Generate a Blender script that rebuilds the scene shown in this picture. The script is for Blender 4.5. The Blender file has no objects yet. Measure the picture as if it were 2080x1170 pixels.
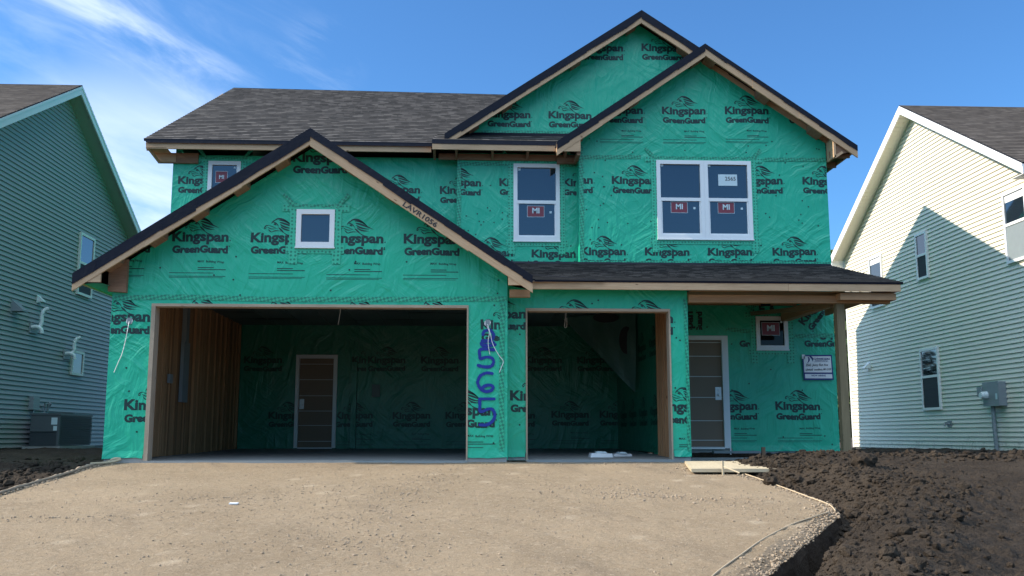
import bpy, bmesh, math, random
from mathutils import Vector, Matrix, noise
C = bpy.context.scene.collection
S = bpy.context.scene
R = math.radians

# ---------------------------------------------------------------- camera, sky, sun, exposure
CAM = Vector((0.0, -14.7, 0.36))
YAW, PITCH = R(2.573), R(8.616)
cd = bpy.data.cameras.new('camera'); cam = bpy.data.objects.new('camera', cd); C.objects.link(cam)
fwd = Vector((math.sin(YAW)*math.cos(PITCH), math.cos(YAW)*math.cos(PITCH), math.sin(PITCH)))
cam.location = CAM; cam.rotation_euler = fwd.to_track_quat('-Z', 'Y').to_euler()
cd.sensor_width = 36; cd.lens = 36*1980/2080; cd.clip_start = 0.1; cd.clip_end = 4000
S.camera = cam

SUN_EL, SUN_Y = R(32.5), 0.028          # the light travels towards +X and a touch towards the front walls
w = bpy.data.worlds.new('World'); S.world = w; w.use_nodes = True
nt = w.node_tree; nt.nodes.clear()
def wn(t, **k):
    n = nt.nodes.new(t)
    for a, b in k.items(): setattr(n, a, b)
    return n
def wl(a, b): nt.links.new(a, b)
def wmath(op, a, b=None, clamp=False):
    n = wn('ShaderNodeMath', operation=op, use_clamp=clamp)
    for i, q in enumerate((a, b)):
        if q is None: continue
        if isinstance(q, (int, float)): n.inputs[i].default_value = q
        else: wl(q, n.inputs[i])
    return n.outputs[0]
sky = wn('ShaderNodeTexSky', sky_type='NISHITA', sun_disc=False)
sky.sun_elevation = SUN_EL; sky.sun_rotation = R(-90); sky.altitude = 200
sky.air_density = 1.0; sky.dust_density = 0.6; sky.ozone_density = 2.5
tc = wn('ShaderNodeTexCoord')
def wdot(v):
    n = wn('ShaderNodeVectorMath', operation='DOT_PRODUCT'); wl(tc.outputs['Generated'], n.inputs[0])
    n.inputs[1].default_value = v; return n.outputs['Value']
# cirrus: a streak along one great circle (from upper left down to the right), and a soft bank low on the left
A = Vector((-0.43, 0.82, 0.40)).normalized(); B = Vector((-0.226, 0.916, 0.31)).normalized()
NRM = A.cross(B).normalized(); ALG = NRM.cross((A+B).normalized()).normalized()
t_across = wdot(NRM); t_along = wdot(ALG)
comb = wn('ShaderNodeCombineXYZ'); wl(t_along, comb.inputs[0]); wl(t_across, comb.inputs[1])
def wnoise(sx, sy, scale, detail, dist, rough=.6, seed=0.):
    mp = wn('ShaderNodeMapping'); wl(comb.outputs[0], mp.inputs['Vector'])
    mp.inputs['Scale'].default_value = (sx, sy, 1); mp.inputs['Location'].default_value = (seed, seed*.7, 0)
    mp.inputs['Rotation'].default_value = (0, 0, R(-10))
    n = wn('ShaderNodeTexNoise'); wl(mp.outputs[0], n.inputs['Vector'])
    n.inputs['Scale'].default_value = scale; n.inputs['Detail'].default_value = detail
    n.inputs['Distortion'].default_value = dist; n.inputs['Roughness'].default_value = rough
    return n.outputs['Fac']
def wramp(v, lo, hi):
    n = wn('ShaderNodeMapRange', interpolation_type='SMOOTHSTEP'); wl(v, n.inputs['Value'])
    n.inputs['From Min'].default_value = lo; n.inputs['From Max'].default_value = hi
    return n.outputs['Result']
n1 = wnoise(2.2, 9, 3.0, 9, .45, .6, 1.3); n2 = wnoise(1, 2.6, 5, 6, .6, .55, 4.1)
band = wmath('POWER', 2.718, wmath('MULTIPLY', wmath('POWER', wmath('DIVIDE', wmath('ADD', t_across, wmath('MULTIPLY', n2, .03)), .025), 2), -1))
ends = wmath('MULTIPLY', wramp(t_along, .16, .02), 1.0)
streak = wmath('MULTIPLY', wmath('MULTIPLY', band, ends), wramp(n1, .30, .66))
low = wdot(Vector((-0.33, 0.915, 0.19)).normalized())
bank = wmath('MULTIPLY', wramp(low, .983, .9995), wramp(n2, .22, .62))
thin = wmath('MULTIPLY', wramp(wdot(Vector((-0.35, .9, .30)).normalized()), .97, .998), wramp(n1, .42, .75))
small = wmath('MULTIPLY', wramp(wdot(Vector((-0.150, .917, .360)).normalized()), .9984, .9999), wramp(n1, .45, .62))
cl = wmath('ADD', wmath('MULTIPLY', streak, .44), wmath('ADD', wmath('MULTIPLY', bank, .50), wmath('ADD', wmath('MULTIPLY', thin, .10), wmath('MULTIPLY', small, .06))), True)
hs = wn('ShaderNodeHueSaturation'); wl(sky.outputs[0], hs.inputs['Color']); hs.inputs['Saturation'].default_value = 1.0
tint = wn('ShaderNodeMix', data_type='RGBA', blend_type='MULTIPLY'); tint.inputs[0].default_value = 1; wl(hs.outputs[0], tint.inputs[6]); tint.inputs[7].default_value = (.36, .63, .87, 1)
mix = wn('ShaderNodeMix', data_type='RGBA'); wl(cl, mix.inputs[0]); wl(tint.outputs[2], mix.inputs[6])
mix.inputs[7].default_value = (5.6, 6.1, 6.7, 1)
# unseen bright cloud added overhead and behind the camera to lift the ambient light
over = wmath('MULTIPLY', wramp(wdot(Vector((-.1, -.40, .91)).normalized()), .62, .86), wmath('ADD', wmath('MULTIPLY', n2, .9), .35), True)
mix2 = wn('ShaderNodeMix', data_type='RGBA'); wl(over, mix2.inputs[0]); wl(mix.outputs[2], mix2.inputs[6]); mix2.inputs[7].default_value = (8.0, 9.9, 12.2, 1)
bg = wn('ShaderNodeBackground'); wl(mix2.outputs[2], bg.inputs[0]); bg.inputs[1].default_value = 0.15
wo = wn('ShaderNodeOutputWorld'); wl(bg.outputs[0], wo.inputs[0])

sl = bpy.data.lights.new('sun', 'SUN'); so = bpy.data.objects.new('sun', sl); C.objects.link(so)
sd = Vector((math.cos(SUN_EL), SUN_Y, -math.sin(SUN_EL)))
so.rotation_euler = sd.to_track_quat('-Z', 'Y').to_euler(); so.location = (-20, -2, 14)
sl.energy = 4.4; sl.angle = R(.53); sl.color = (1, .90, .76)
S.view_settings.view_transform = 'Standard'; S.view_settings.look = 'None'
S.view_settings.exposure = 0.72; S.view_settings.gamma = 1; S.view_settings.use_curve_mapping = False
S.cycles.max_bounces = 6; S.cycles.diffuse_bounces = 4; S.cycles.glossy_bounces = 3; S.cycles.transmission_bounces = 2
S.cycles.sample_clamp_indirect = 6

# ---------------------------------------------------------------- helpers
def clip(pts, planes):
    """Sutherland-Hodgman: keep n.p >= d"""
    for n, d in planes:
        out = []; L = len(pts)
        if L < 3: return []
        ds = [n.dot(p)-d for p in pts]
        for i in range(L):
            a, b, da, db = pts[i], pts[(i+1) % L], ds[i], ds[(i+1) % L]
            if da >= 0: out.append(a)
            if (da >= 0) != (db >= 0): out.append(a+(b-a)*(da/(da-db)))
        pts = out
    return pts if len(pts) > 2 else []
def HP(n, p): n = Vector(n); return (n, n.dot(Vector(p)))
class MB:
    def __init__(s): s.v = []; s.f = []; s.m = []; s.uv = []; s.cuts = []
    def poly(s, pts, mi=0, uv=None, planes=None):
        pts = [Vector(p) for p in pts]
        if planes: pts = clip(pts, planes)
        if len(pts) < 3: return
        k = len(s.v); s.v += pts; s.f.append(list(range(k, k+len(pts)))); s.m.append(mi)
        if uv is None:
            nn = (pts[1]-pts[0]).cross(pts[2]-pts[1]); a = max(range(3), key=lambda i: abs(nn[i]))
            i, j = [(1, 2), (0, 2), (0, 1)][a]; s.uv.append([(p[i], p[j]) for p in pts])
        elif callable(uv): s.uv.append([uv(p) for p in pts])
        else: s.uv.append(uv)
    def hexa(s, b, t, mi=0, wood=True):
        """b,t: two rings of 4 points"""
        s.cuts.append(len(s.f))
        b = [Vector(p) for p in b]; t = [Vector(p) for p in t]
        ax = [(b[1]-b[0]), (b[3]-b[0]), (t[0]-b[0])]
        l = max(ax, key=lambda q: q.length); u = l.normalized(); off = (b[0].x*3.7+b[0].y*1.3+b[0].z*2.9) % 17
        def uv(p):
            q = p-b[0]; r = q-u*q.dot(u); return (q.dot(u)+off*3, r.x+r.y+r.z+off)
        for q in ([b[3], b[2], b[1], b[0]], t, *[[b[i], b[(i+1) % 4], t[(i+1) % 4], t[i]] for i in range(4)]): s.poly(q, mi, uv)
    def box(s, x0, x1, y0, y1, z0, z1, mi=0):
        s.hexa([(x0, y0, z0), (x1, y0, z0), (x1, y1, z0), (x0, y1, z0)], [(x0, y0, z1), (x1, y0, z1), (x1, y1, z1), (x0, y1, z1)], mi)
    def bar(s, p0, p1, wd, ht, mi=0, up=(0, 0, 1)):
        p0 = Vector(p0); p1 = Vector(p1); d = (p1-p0).normalized(); sd = d.cross(Vector(up)).normalized()*wd/2; uu = sd.cross(d).normalized()*ht/2
        s.hexa([p0-sd-uu, p0+sd-uu, p0+sd+uu, p0-sd+uu], [p1-sd-uu, p1+sd-uu, p1+sd+uu, p1-sd+uu], mi)
    def prism(s, pts2, y0, y1, mi=0):
        """x,z outline pushed through y"""
        a = [(x, y0, z) for x, z in pts2]; b = [(x, y1, z) for x, z in pts2]; n = len(a)
        s.poly(a, mi); s.poly(b[::-1], mi)
        for i in range(n): s.poly([a[i], b[i], b[(i+1) % n], a[(i+1) % n]], mi)
    def tube(s, pts, r, n=8, mi=0, cap=True):
        s.cuts.append(len(s.f))
        pts = [Vector(p) for p in pts]; rings = []
        for i, p in enumerate(pts):
            d = (pts[min(i+1, len(pts)-1)]-pts[max(i-1, 0)]).normalized()
            a = d.cross(Vector((.13, .21, .97))); a = a.normalized() if a.length > .05 else d.cross(Vector((1, 0, 0))).normalized(); b = d.cross(a)
            rr = r[i] if isinstance(r, (list, tuple)) else r
            rings.append([p+(a*math.cos(k*2*math.pi/n)+b*math.sin(k*2*math.pi/n))*rr for k in range(n)])
        for i in range(len(rings)-1):
            for k in range(n): s.poly([rings[i][k], rings[i][(k+1) % n], rings[i+1][(k+1) % n], rings[i+1][k]], mi)
        if cap: s.poly(rings[0][::-1], mi); s.poly(rings[-1], mi)
    def build(s, name, mats, parent=None, label=None, kind=None, smooth=False, origin=None):
        me = bpy.data.meshes.new(name); o = bpy.data.objects.new(name, me); C.objects.link(o)
        g = Vector((0, 0, 0))
        if parent is not None: o.parent = parent; g = Vector(parent.get('_o', (0, 0, 0)))
        elif origin is not None: g = Vector(origin); o.location = g
        o['_o'] = tuple(g)
        me.from_pydata([v-g for v in s.v], [], s.f)
        for m in (mats if isinstance(mats, (list, tuple)) else [mats]): me.materials.append(m)
        me.polygons.foreach_set('material_index', s.m)
        ul = me.uv_layers.new(name='UVMap'); flat = [c for f in s.uv for q in f for c in q]; ul.data.foreach_set('uv', flat)
        if smooth: me.polygons.foreach_set('use_smooth', [True]*len(s.f))
        me.update()
        if label: o['label'] = label
        if kind: o['kind'] = kind
        return o
def each(mb, name, mats, parent, label=None):
    """one object per separate piece"""
    cs = mb.cuts+[len(mb.f)]; out = []
    for a, b in zip(cs[:-1], cs[1:]):
        if b <= a: continue
        q = MB(); ids = {}
        for f, m, u in zip(mb.f[a:b], mb.m[a:b], mb.uv[a:b]): q.poly([mb.v[i] for i in f], m, u)
        out.append(q.build(name, mats, parent, label))
    return out
def tag(o, label, cat, group=None, kind=None):
    if label: o['label'] = label
    if cat: o['category'] = cat
    if group: o['group'] = group
    if kind: o['kind'] = kind
    return o
def thing(name, loc, label, cat, group=None):
    o = bpy.data.objects.new(name, None); C.objects.link(o); o.location = loc; o['_o'] = tuple(loc); o.empty_display_size = .3
    return tag(o, label, cat, group)

# ---------------------------------------------------------------- materials
def newmat(name):
    m = bpy.data.materials.new(name); m.use_nodes = True; t = m.node_tree
    return m, t, t.nodes['Principled BSDF']
def nd(t, typ, ins=None, **k):
    n = t.nodes.new(typ)
    for a, b in k.items(): setattr(n, a, b)
    for a, b in (ins or {}).items():
        if hasattr(b, 'is_output'): t.links.new(b, n.inputs[a])
        else: n.inputs[a].default_value = b
    return n
def coords(t, kind='Object', scale=(1, 1, 1), rot=(0, 0, 0)):
    c = nd(t, 'ShaderNodeTexCoord'); return nd(t, 'ShaderNodeMapping', {'Vector': c.outputs[kind], 'Scale': scale, 'Rotation': rot}).outputs[0]
def rs(t, vec, rot, scale):
    q = nd(t, 'ShaderNodeMapping', {'Vector': vec, 'Rotation': rot}).outputs[0]
    return nd(t, 'ShaderNodeMapping', {'Vector': q, 'Scale': scale}).outputs[0]
def nz(t, vec, scale, detail=4, rough=.55, dist=0.): return nd(t, 'ShaderNodeTexNoise', {'Vector': vec, 'Scale': scale, 'Detail': detail, 'Roughness': rough, 'Distortion': dist}).outputs['Fac']
def ramp(t, v, stops):
    n = nd(t, 'ShaderNodeValToRGB', {'Fac': v}); e = n.color_ramp.elements
    while len(e) < len(stops): e.new(.5)
    for q, (p, c) in zip(e, stops): q.position = p; q.color = (*c, 1) if len(c) == 3 else c
    return n.outputs[0]
def mr(t, v, a, b, c=0., d=1.): return nd(t, 'ShaderNodeMapRange', {'Value': v, 'From Min': a, 'From Max': b, 'To Min': c, 'To Max': d}).outputs[0]
def mixc(t, f, a, b, mode='MIX'):
    n = nd(t, 'ShaderNodeMix', data_type='RGBA', blend_type=mode)
    for i, q in ((0, f), (6, a), (7, b)):
        if hasattr(q, 'is_output'): t.links.new(q, n.inputs[i])
        else: n.inputs[i].default_value = q if isinstance(q, (int, float)) else (*q, 1) if len(q) == 3 else q
    return n.outputs[2]
def mth(t, op, a, b=0.):
    n = nd(t, 'ShaderNodeMath', operation=op)
    for i, q in enumerate((a, b)):
        if hasattr(q, 'is_output'): t.links.new(q, n.inputs[i])
        else: n.inputs[i].default_value = q
    return n.outputs[0]
def bump(t, b, h, strength, dist=.02, chain=None):
    n = nd(t, 'ShaderNodeBump', {'Height': h, 'Strength': strength, 'Distance': dist})
    if chain: t.links.new(chain, n.inputs['Normal'])
    t.links.new(n.outputs[0], b.inputs['Normal']); return n.outputs[0]
def simple(name, col, rough=.6, var=.12, scale=8, bmp=0., spec=.5, metal=0., bscale=60):
    m, t, b = newmat(name); v = coords(t)
    f = nz(t, v, scale, 5)
    c = mixc(t, f, tuple(x*(1-var) for x in col), tuple(min(1, x*(1+var)) for x in col))
    t.links.new(c, b.inputs['Base Color']); b.inputs['Roughness'].default_value = rough; b.inputs['Metallic'].default_value = metal
    b.inputs['Specular IOR Level'].default_value = spec
    if bmp: bump(t, b, nz(t, v, bscale, 4), bmp, .01)
    return m
def wrapmat(name, base, seed=0., amp=1.):
    """thin plastic building wrap: creases, soft billows, fine weave"""
    m, t, b = newmat(name)
    v = coords(t); off = nd(t, 'ShaderNodeVectorMath', {0: v, 1: (seed, seed*.3, seed*.7)}, operation='ADD').outputs[0]
    warp = nd(t, 'ShaderNodeTexNoise', {'Vector': off, 'Scale': 1.1, 'Detail': 2}).outputs['Color']
    wv = nd(t, 'ShaderNodeVectorMath', {0: warp, 1: (.5, .5, .5)}, operation='SUBTRACT').outputs[0]
    wv = nd(t, 'ShaderNodeVectorMath', {0: wv, 'Scale': .45}, operation='SCALE').outputs[0]
    vv = nd(t, 'ShaderNodeVectorMath', {0: off, 1: wv}, operation='ADD').outputs[0]
    d1 = rs(t, vv, (0, R(38), 0), (.7, 1, 4.5))
    d2 = rs(t, vv, (0, R(-40), 0), (.7, 1, 4.5))
    d3 = rs(t, vv, (0, R(82), 0), (.6, 1, 5))
    off2 = nd(t, 'ShaderNodeVectorMath', {0: off, 1: (7, 3, 5)}, operation='ADD').outputs[0]
    patch = mr(t, nz(t, off, .9, 2), .42, .6); patch2 = mr(t, nz(t, off2, .8, 2), .42, .6)
    def fold(q, s): return mth(t, 'POWER', mr(t, nz(t, q, s, 3, .55), .42, .80), 1.3)
    h = mth(t, 'MULTIPLY', fold(d1, 1.7), patch)
    h = mth(t, 'ADD', h, mth(t, 'MULTIPLY', fold(d2, 1.5), patch2))
    h = mth(t, 'ADD', h, mth(t, 'MULTIPLY', fold(d3, 1.3), mth(t, 'SUBTRACT', 1.0, patch)))
    h = mth(t, 'ADD', mth(t, 'MULTIPLY', h, 1.9), mth(t, 'MULTIPLY', nz(t, vv, 1.4, 3), 2.6))
    h = mth(t, 'ADD', h, mth(t, 'MULTIPLY', nz(t, vv, 7, 3), .30))
    n1_ = bump(t, b, h, .46*amp, .022)
    weave = nz(t, nd(t, 'ShaderNodeMapping', {'Vector': v, 'Scale': (60, 60, 240)}).outputs[0], 2, 2)
    bump(t, b, weave, .10, .003, n1_)
    big = nz(t, off, 1.3, 4)
    c = mixc(t, big, tuple(x*.88 for x in base), tuple(x*1.12 for x in base))
    c = mixc(t, mth(t, 'MULTIPLY', mth(t, 'SUBTRACT', weave, .3), .25), c, tuple(x*.7 for x in base))
    t.links.new(c, b.inputs['Base Color']); b.inputs['Roughness'].default_value = .38; b.inputs['Specular IOR Level'].default_value = .55
    return m
WRAPC = (.012, .43, .25)
def inkmat(name, a, b_):
    m, t, b = newmat(name); v = coords(t); f = mth(t, 'MULTIPLY', mr(t, nz(t, v, 5, 6, .75), .56, .78), .7)
    t.links.new(mixc(t, f, a, b_), b.inputs['Base Color']); b.inputs['Roughness'].default_value = .45
    bump(t, b, nz(t, v, 3, 3), .4, .02); return m
M = {}
M['wrap'] = wrapmat('green_building_wrap', WRAPC, 0., 1.0)
M['wrap_shaded'] = wrapmat('green_building_wrap_shaded', (.012, .20, .115), 9., 1.0)  # darker copy of the wrap, garage shade put into its base colour
M['ink'] = inkmat('dark_print_ink', (.004, .026, .024), (.010, .12, .08))
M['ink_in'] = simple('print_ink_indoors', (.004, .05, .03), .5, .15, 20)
def tapemat():
    m, t, b = newmat('flashing_tape'); c = nd(t, 'ShaderNodeTexCoord').outputs['UV']
    mp = nd(t, 'ShaderNodeMapping', {'Vector': c, 'Scale': (1, 1, 1)}).outputs[0]
    vo = nd(t, 'ShaderNodeTexVoronoi', {'Vector': mp, 'Scale': 17, 'Randomness': .25}).outputs['Distance']
    f = mr(t, vo, .27, .33, 1, 0)
    col = mixc(t, f, (.04, .46, .27), (.012, .20, .12)); t.links.new(col, b.inputs['Base Color']); b.inputs['Roughness'].default_value = .4
    bump(t, b, nz(t, coords(t), 6, 3), .5, .02); return m
M['tape'] = tapemat()
def seammat():
    m, t, b = newmat('seam_tape'); c = nd(t, 'ShaderNodeTexCoord').outputs['UV']
    ch = nd(t, 'ShaderNodeTexChecker', {'Vector': nd(t, 'ShaderNodeMapping', {'Vector': c, 'Scale': (1, 1, 1), 'Rotation': (0, 0, R(30))}).outputs[0], 'Scale': 26}).outputs['Fac']
    col = mixc(t, ch, (.03, .40, .22), (.012, .2, .12)); t.links.new(col, b.inputs['Base Color']); b.inputs['Roughness'].default_value = .4
    bump(t, b, nz(t, coords(t), 7, 3), .6, .02); return m
M['seam'] = seammat()
def woodmat(name, c0, c1, knot=(.16, .08, .04), rough=.75):
    m, t, b = newmat(name); uv = nd(t, 'ShaderNodeTexCoord').outputs['UV']
    g = nz(t, nd(t, 'ShaderNodeMapping', {'Vector': uv, 'Scale': (1.2, 26, 1)}).outputs[0], 3, 5, .6, .8)
    blot = nz(t, nd(t, 'ShaderNodeMapping', {'Vector': uv, 'Scale': (.7, 3, 1)}).outputs[0], 1.6, 4)
    c = mixc(t, mr(t, g, .3, .7), c0, c1)
    c = mixc(t, mth(t, 'MULTIPLY', mr(t, blot, .45, .8), .5), c, tuple(x*.62 for x in c0))
    vo = nd(t, 'ShaderNodeTexVoronoi', {'Vector': nd(t, 'ShaderNodeMapping', {'Vector': uv, 'Scale': (1, 3.2, 1)}).outputs[0], 'Scale': 2.1}).outputs['Distance']
    c = mixc(t, mr(t, vo, .04, .075, 1, 0), c, knot)
    t.links.new(c, b.inputs['Base Color']); b.inputs['Roughness'].default_value = rough; b.inputs['Specular IOR Level'].default_value = .3
    bump(t, b, g, .15, .004); return m
M['wood'] = woodmat('pine_lumber', (.44, .275, .155), (.57, .385, .23))
M['jamb'] = woodmat('pale_jamb_lumber', (.36, .27, .19), (.46, .36, .26), (.2, .13, .08))
M['wood_dark'] = woodmat('weathered_lumber', (.22, .12, .07), (.32, .19, .115), (.05, .025, .015))
M['wood_post'] = woodmat('treated_post_lumber', (.17, .13, .07), (.235, .18, .10), (.09, .06, .03))
M['wood_tan'] = woodmat('stained_board_lumber', (.36, .20, .10), (.47, .27, .14), (.12, .06, .03))
M['ply'] = woodmat('plywood_face', (.46, .37, .24), (.56, .46, .31), (.4, .3, .18))
M['plank_wall'] = woodmat('rough_stud_wall_boards', (.40, .205, .098), (.52, .29, .145), (.07, .03, .013))
M['navy'] = simple('navy_roofing_membrane', (.0035, .0045, .013), .6, .4, 3, .5, .25, bscale=14)
_t = M['plank_wall'].node_tree; _b = _t.nodes['Principled BSDF']; _c = _b.inputs['Base Color'].links[0].from_socket
_g = nd(_t, 'ShaderNodeNewGeometry').outputs['Random Per Island']; _t.links.new(mixc(_t, 1.0, _c, ramp(_t, _g, [(0, (.6, .56, .53)), (.5, (1, .96, .92)), (1, (1, 1, 1))]), 'MULTIPLY'), _b.inputs['Base Color'])
M['white'] = simple('white_vinyl_frame', (.78, .78, .76), .4, .03, 4)
M['trim_w'] = simple('white_trim', (.80, .79, .76), .5, .04, 3)
M['soffit_w'] = simple('cream_vinyl_soffit', (.66, .64, .52), .5, .04, 3)
M['soffit_g'] = simple('green_grey_soffit', (.30, .36, .27), .5, .05, 3)
M['trim_g'] = simple('pale_grey_rake_trim', (.62, .63, .58), .5, .05, 3)
def glassmat(name, base, ior):
    m, t, b = newmat(name); b.inputs['Base Color'].default_value = (*base, 1); b.inputs['Roughness'].default_value = .03
    b.inputs['IOR'].default_value = ior
    bump(t, b, nz(t, coords(t), 1.2, 2), .03, .02); return m
M['glass'] = glassmat('window_glass', (.012, .022, .034), 2.1)
M['glass_d'] = glassmat('dark_window_glass', (.004, .005, .007), 1.3)
M['glass_c'] = glassmat('clear_sky_glass', (.012, .02, .028), 2.9)
M['black'] = simple('black_screen', (.006, .007, .008), .6, .1, 5)
M['screen'] = simple('insect_screen', (.018, .026, .03), .75, .25, 60)
M['red'] = simple('red_sticker', (.20, .032, .048), .45, .06, 6)
M['paper'] = simple('pale_paper', (.55, .66, .68), .6, .04, 6)
M['paper_w'] = simple('white_paper', (.78, .78, .77), .6, .05, 8)
M['blue_sign'] = simple('navy_blue_print', (.012, .03, .16), .5, .05, 8)
M['spray'] = simple('blue_spray_paint', (.003, .022, .24), .5, .3, 14)
M['text_b'] = simple('black_marker', (.012, .012, .015), .5, .05, 9)
M['conc'] = simple('foundation_concrete', (.30, .30, .28), .85, .25, 3, .4)
M['slab'] = simple('garage_slab_concrete', (.26, .27, .26), .55, .22, 1.4, .25)
M['door'] = simple('brown_door_skin', (.225, .145, .090), .55, .08, 2)
M['band'] = simple('pale_strapping', (.6, .58, .54), .5, .05, 9)
M['galv'] = simple('brushed_hardware', (.5, .5, .5), .35, .1, 8, metal=.6)
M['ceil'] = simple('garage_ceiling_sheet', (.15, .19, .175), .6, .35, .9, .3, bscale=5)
M['cord'] = simple('white_cable', (.75, .74, .72), .5, .03, 9)
M['pvc'] = simple('white_pvc', (.66, .72, .70), .4, .05, 9)
M['meter'] = simple('grey_metal_cabinet', (.22, .25, .26), .5, .1, 6)
M['acm'] = simple('dark_condenser_metal', (.035, .045, .05), .5, .15, 6)
M['acg'] = simple('light_condenser_panel', (.085, .10, .105), .5, .1, 6)
M['rope'] = simple('dusty_cord', (.50, .38, .24), .9, .2, 30)
M['osb'] = woodmat('roof_sheathing', (.20, .12, .065), (.30, .18, .10), (.1, .05, .03))
M['polysheet'] = simple('hanging_poly_sheet', (.045, .115, .09), .4, .25, 2, .4, bscale=5)
def shinglemat(name, cols, ex=.143):
    m, t, b = newmat(name); uv = nd(t, 'ShaderNodeTexCoord').outputs['UV']
    br = nd(t, 'ShaderNodeTexBrick', {'Vector': uv, 'Color1': (0, 0, 0, 1), 'Color2': (1, 1, 1, 1), 'Mortar': (.5, .5, .5, 1), 'Scale': 1., 'Mortar Size': .013, 'Brick Width': .21, 'Row Height': ex})
    br.offset = .37; br.squash = .7; br.squash_frequency = 3
    lv = nz(t, uv, 3.1, 4)
    f = mth(t, 'ADD', mth(t, 'MULTIPLY', br.outputs['Color'], .75), mth(t, 'MULTIPLY', lv, .18))
    c = ramp(t, f, [(.06, cols[0]), (.45, cols[1]), (.86, cols[2])])
    gr = nz(t, uv, 130, 3); c = mixc(t, mth(t, 'MULTIPLY', gr, .5), c, tuple(x*.45 for x in cols[0]))
    t.links.new(c, b.inputs['Base Color']); b.inputs['Roughness'].default_value = .9; b.inputs['Specular IOR Level'].default_value = .25
    hh = mth(t, 'ADD', mth(t, 'MULTIPLY', br.outputs['Fac'], -1.), mth(t, 'ADD', mth(t, 'MULTIPLY', br.outputs['Color'], .9), mth(t, 'MULTIPLY', gr, .4)))
    bump(t, b, hh, .7, .008); return m
M['shingle'] = shinglemat('weathered_grey_shingle', [(.030, .027, .025), (.074, .066, .060), (.150, .134, .120)])
M['shingle_b'] = shinglemat('brown_blend_shingle', [(.07, .055, .045), (.12, .098, .08), (.18, .15, .125)])
def sidingmat(name, base, laps=False):
    m, t, b = newmat(name); v = coords(t)
    f = nz(t, v, .6, 4); g = nz(t, nd(t, 'ShaderNodeMapping', {'Vector': v, 'Scale': (1, 2, 50)}).outputs[0], 4, 3)
    c = mixc(t, f, tuple(x*.93 for x in base), tuple(x*1.06 for x in base)); c = mixc(t, mth(t, 'MULTIPLY', g, .15), c, tuple(x*.8 for x in base))
    z = nd(t, 'ShaderNodeSeparateXYZ', {0: v}).outputs[2]
    sp_ = mth(t, 'MULTIPLY', mr(t, mth(t, 'ADD', z, mth(t, 'MULTIPLY', nz(t, v, 3, 5, .7), -.9)), -.15, -.42), mr(t, nz(t, v, 14, 4, .8), .45, .65))
    c = mixc(t, mth(t, 'MULTIPLY', sp_, .55), c, (.10, .07, .045))
    t.links.new(c, b.inputs['Base Color']); b.inputs['Roughness'].default_value = .5; b.inputs['Specular IOR Level'].default_value = .35
    n = bump(t, b, nz(t, nd(t, 'ShaderNodeMapping', {'Vector': v, 'Scale': (1, 1, 3)}).outputs[0], 2.2, 3), .18, .014)
    if laps: bump(t, b, mth(t, 'FRACT', mth(t, 'DIVIDE', z, .1016)), -1., .03, n)
    return m
M['lap_w'] = sidingmat('cream_vinyl_siding_street_side', (.76, .705, .575), True); M['lap_g'] = sidingmat('slate_green_vinyl_siding_street_side', (.30, .295, .288), True)
M['side_w'] = sidingmat('cream_vinyl_siding', (.76, .705, .575))
M['side_g'] = sidingmat('slate_green_vinyl_siding', (.30, .295, .288))
def drivemat():
    m, t, b = newmat('dusty_base_asphalt'); v = coords(t)
    f = nz(t, v, .7, 6, .6); g = nz(t, v, 75, 4, .7); s = nz(t, v, 20, 6, .8); q = nz(t, v, 5.5, 5, .7)
    c = mixc(t, mr(t, f, .35, .68), (.265, .193, .120), (.350, .258, .163))
    c = mixc(t, mth(t, 'MULTIPLY', mr(t, q, .42, .62), .55), c, (.315, .240, .158))
    vo = nd(t, 'ShaderNodeTexVoronoi', {'Vector': rs(t, v, (0, 0, R(25)), (1, .62, 1)), 'Scale': 2.3, 'Randomness': 1.})
    wob = mth(t, 'ADD', vo.outputs['Distance'], mth(t, 'MULTIPLY', mth(t, 'SUBTRACT', nz(t, v, 12, 4), .5), .34))
    sc = mth(t, 'MULTIPLY', mr(t, wob, .08, .26, 1, 0), mr(t, nz(t, v, .40, 2), .38, .52))
    c = mixc(t, mth(t, 'MULTIPLY', sc, .5), c, (.50, .395, .275))
    trk = mr(t, nz(t, rs(t, v, (0, 0, R(-22)), (1.5, .35, 1)), .9, 5, .65), .52, .70)
    c = mixc(t, mth(t, 'MULTIPLY', trk, .55), c, (.19, .142, .096))
    c = mixc(t, mth(t, 'MULTIPLY', mr(t, s, .545, .66), .45), c, (.13, .098, .067)); c = mixc(t, mth(t, 'MULTIPLY', mr(t, s, .44, .35), .6), c, (.52, .42, .305))
    c = mixc(t, mth(t, 'MULTIPLY', mr(t, g, .56, .72), .8), c, (.10, .078, .058)); c = mixc(t, mth(t, 'MULTIPLY', mr(t, g, .42, .28), .8), c, (.48, .40, .31))
    t.links.new(c, b.inputs['Base Color']); b.inputs['Roughness'].default_value = .95; b.inputs['Specular IOR Level'].default_value = .15
    n = bump(t, b, g, .8, .016); n = bump(t, b, s, .55, .035, n); bump(t, b, q, .5, .05, n); return m
M['drive'] = drivemat()
M['drive_edge'] = None
def soilmat(name, a, b_, sc=1.):
    m, t, b = newmat(name); v = coords(t)
    f = nz(t, v, 1.3, 6, .62); g = nz(t, v, 38, 5, .65); k = nz(t, v, 130, 3, .6)
    c = mixc(t, mr(t, f, .32, .68), a, b_); c = mixc(t, mr(t, g, .52, .75), c, tuple(x*.5 for x in a))
    c = mixc(t, mr(t, k, .66, .78), c, tuple(min(1, x*2.6) for x in b_))
    t.links.new(c, b.inputs['Base Color']); b.inputs['Roughness'].default_value = .95; b.inputs['Specular IOR Level'].default_value = .2
    mid = nz(t, v, 13, 5, .7); n = bump(t, b, mid, .9, .06); n = bump(t, b, g, 1., .035, n); bump(t, b, k, .6, .010, n); return m
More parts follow.
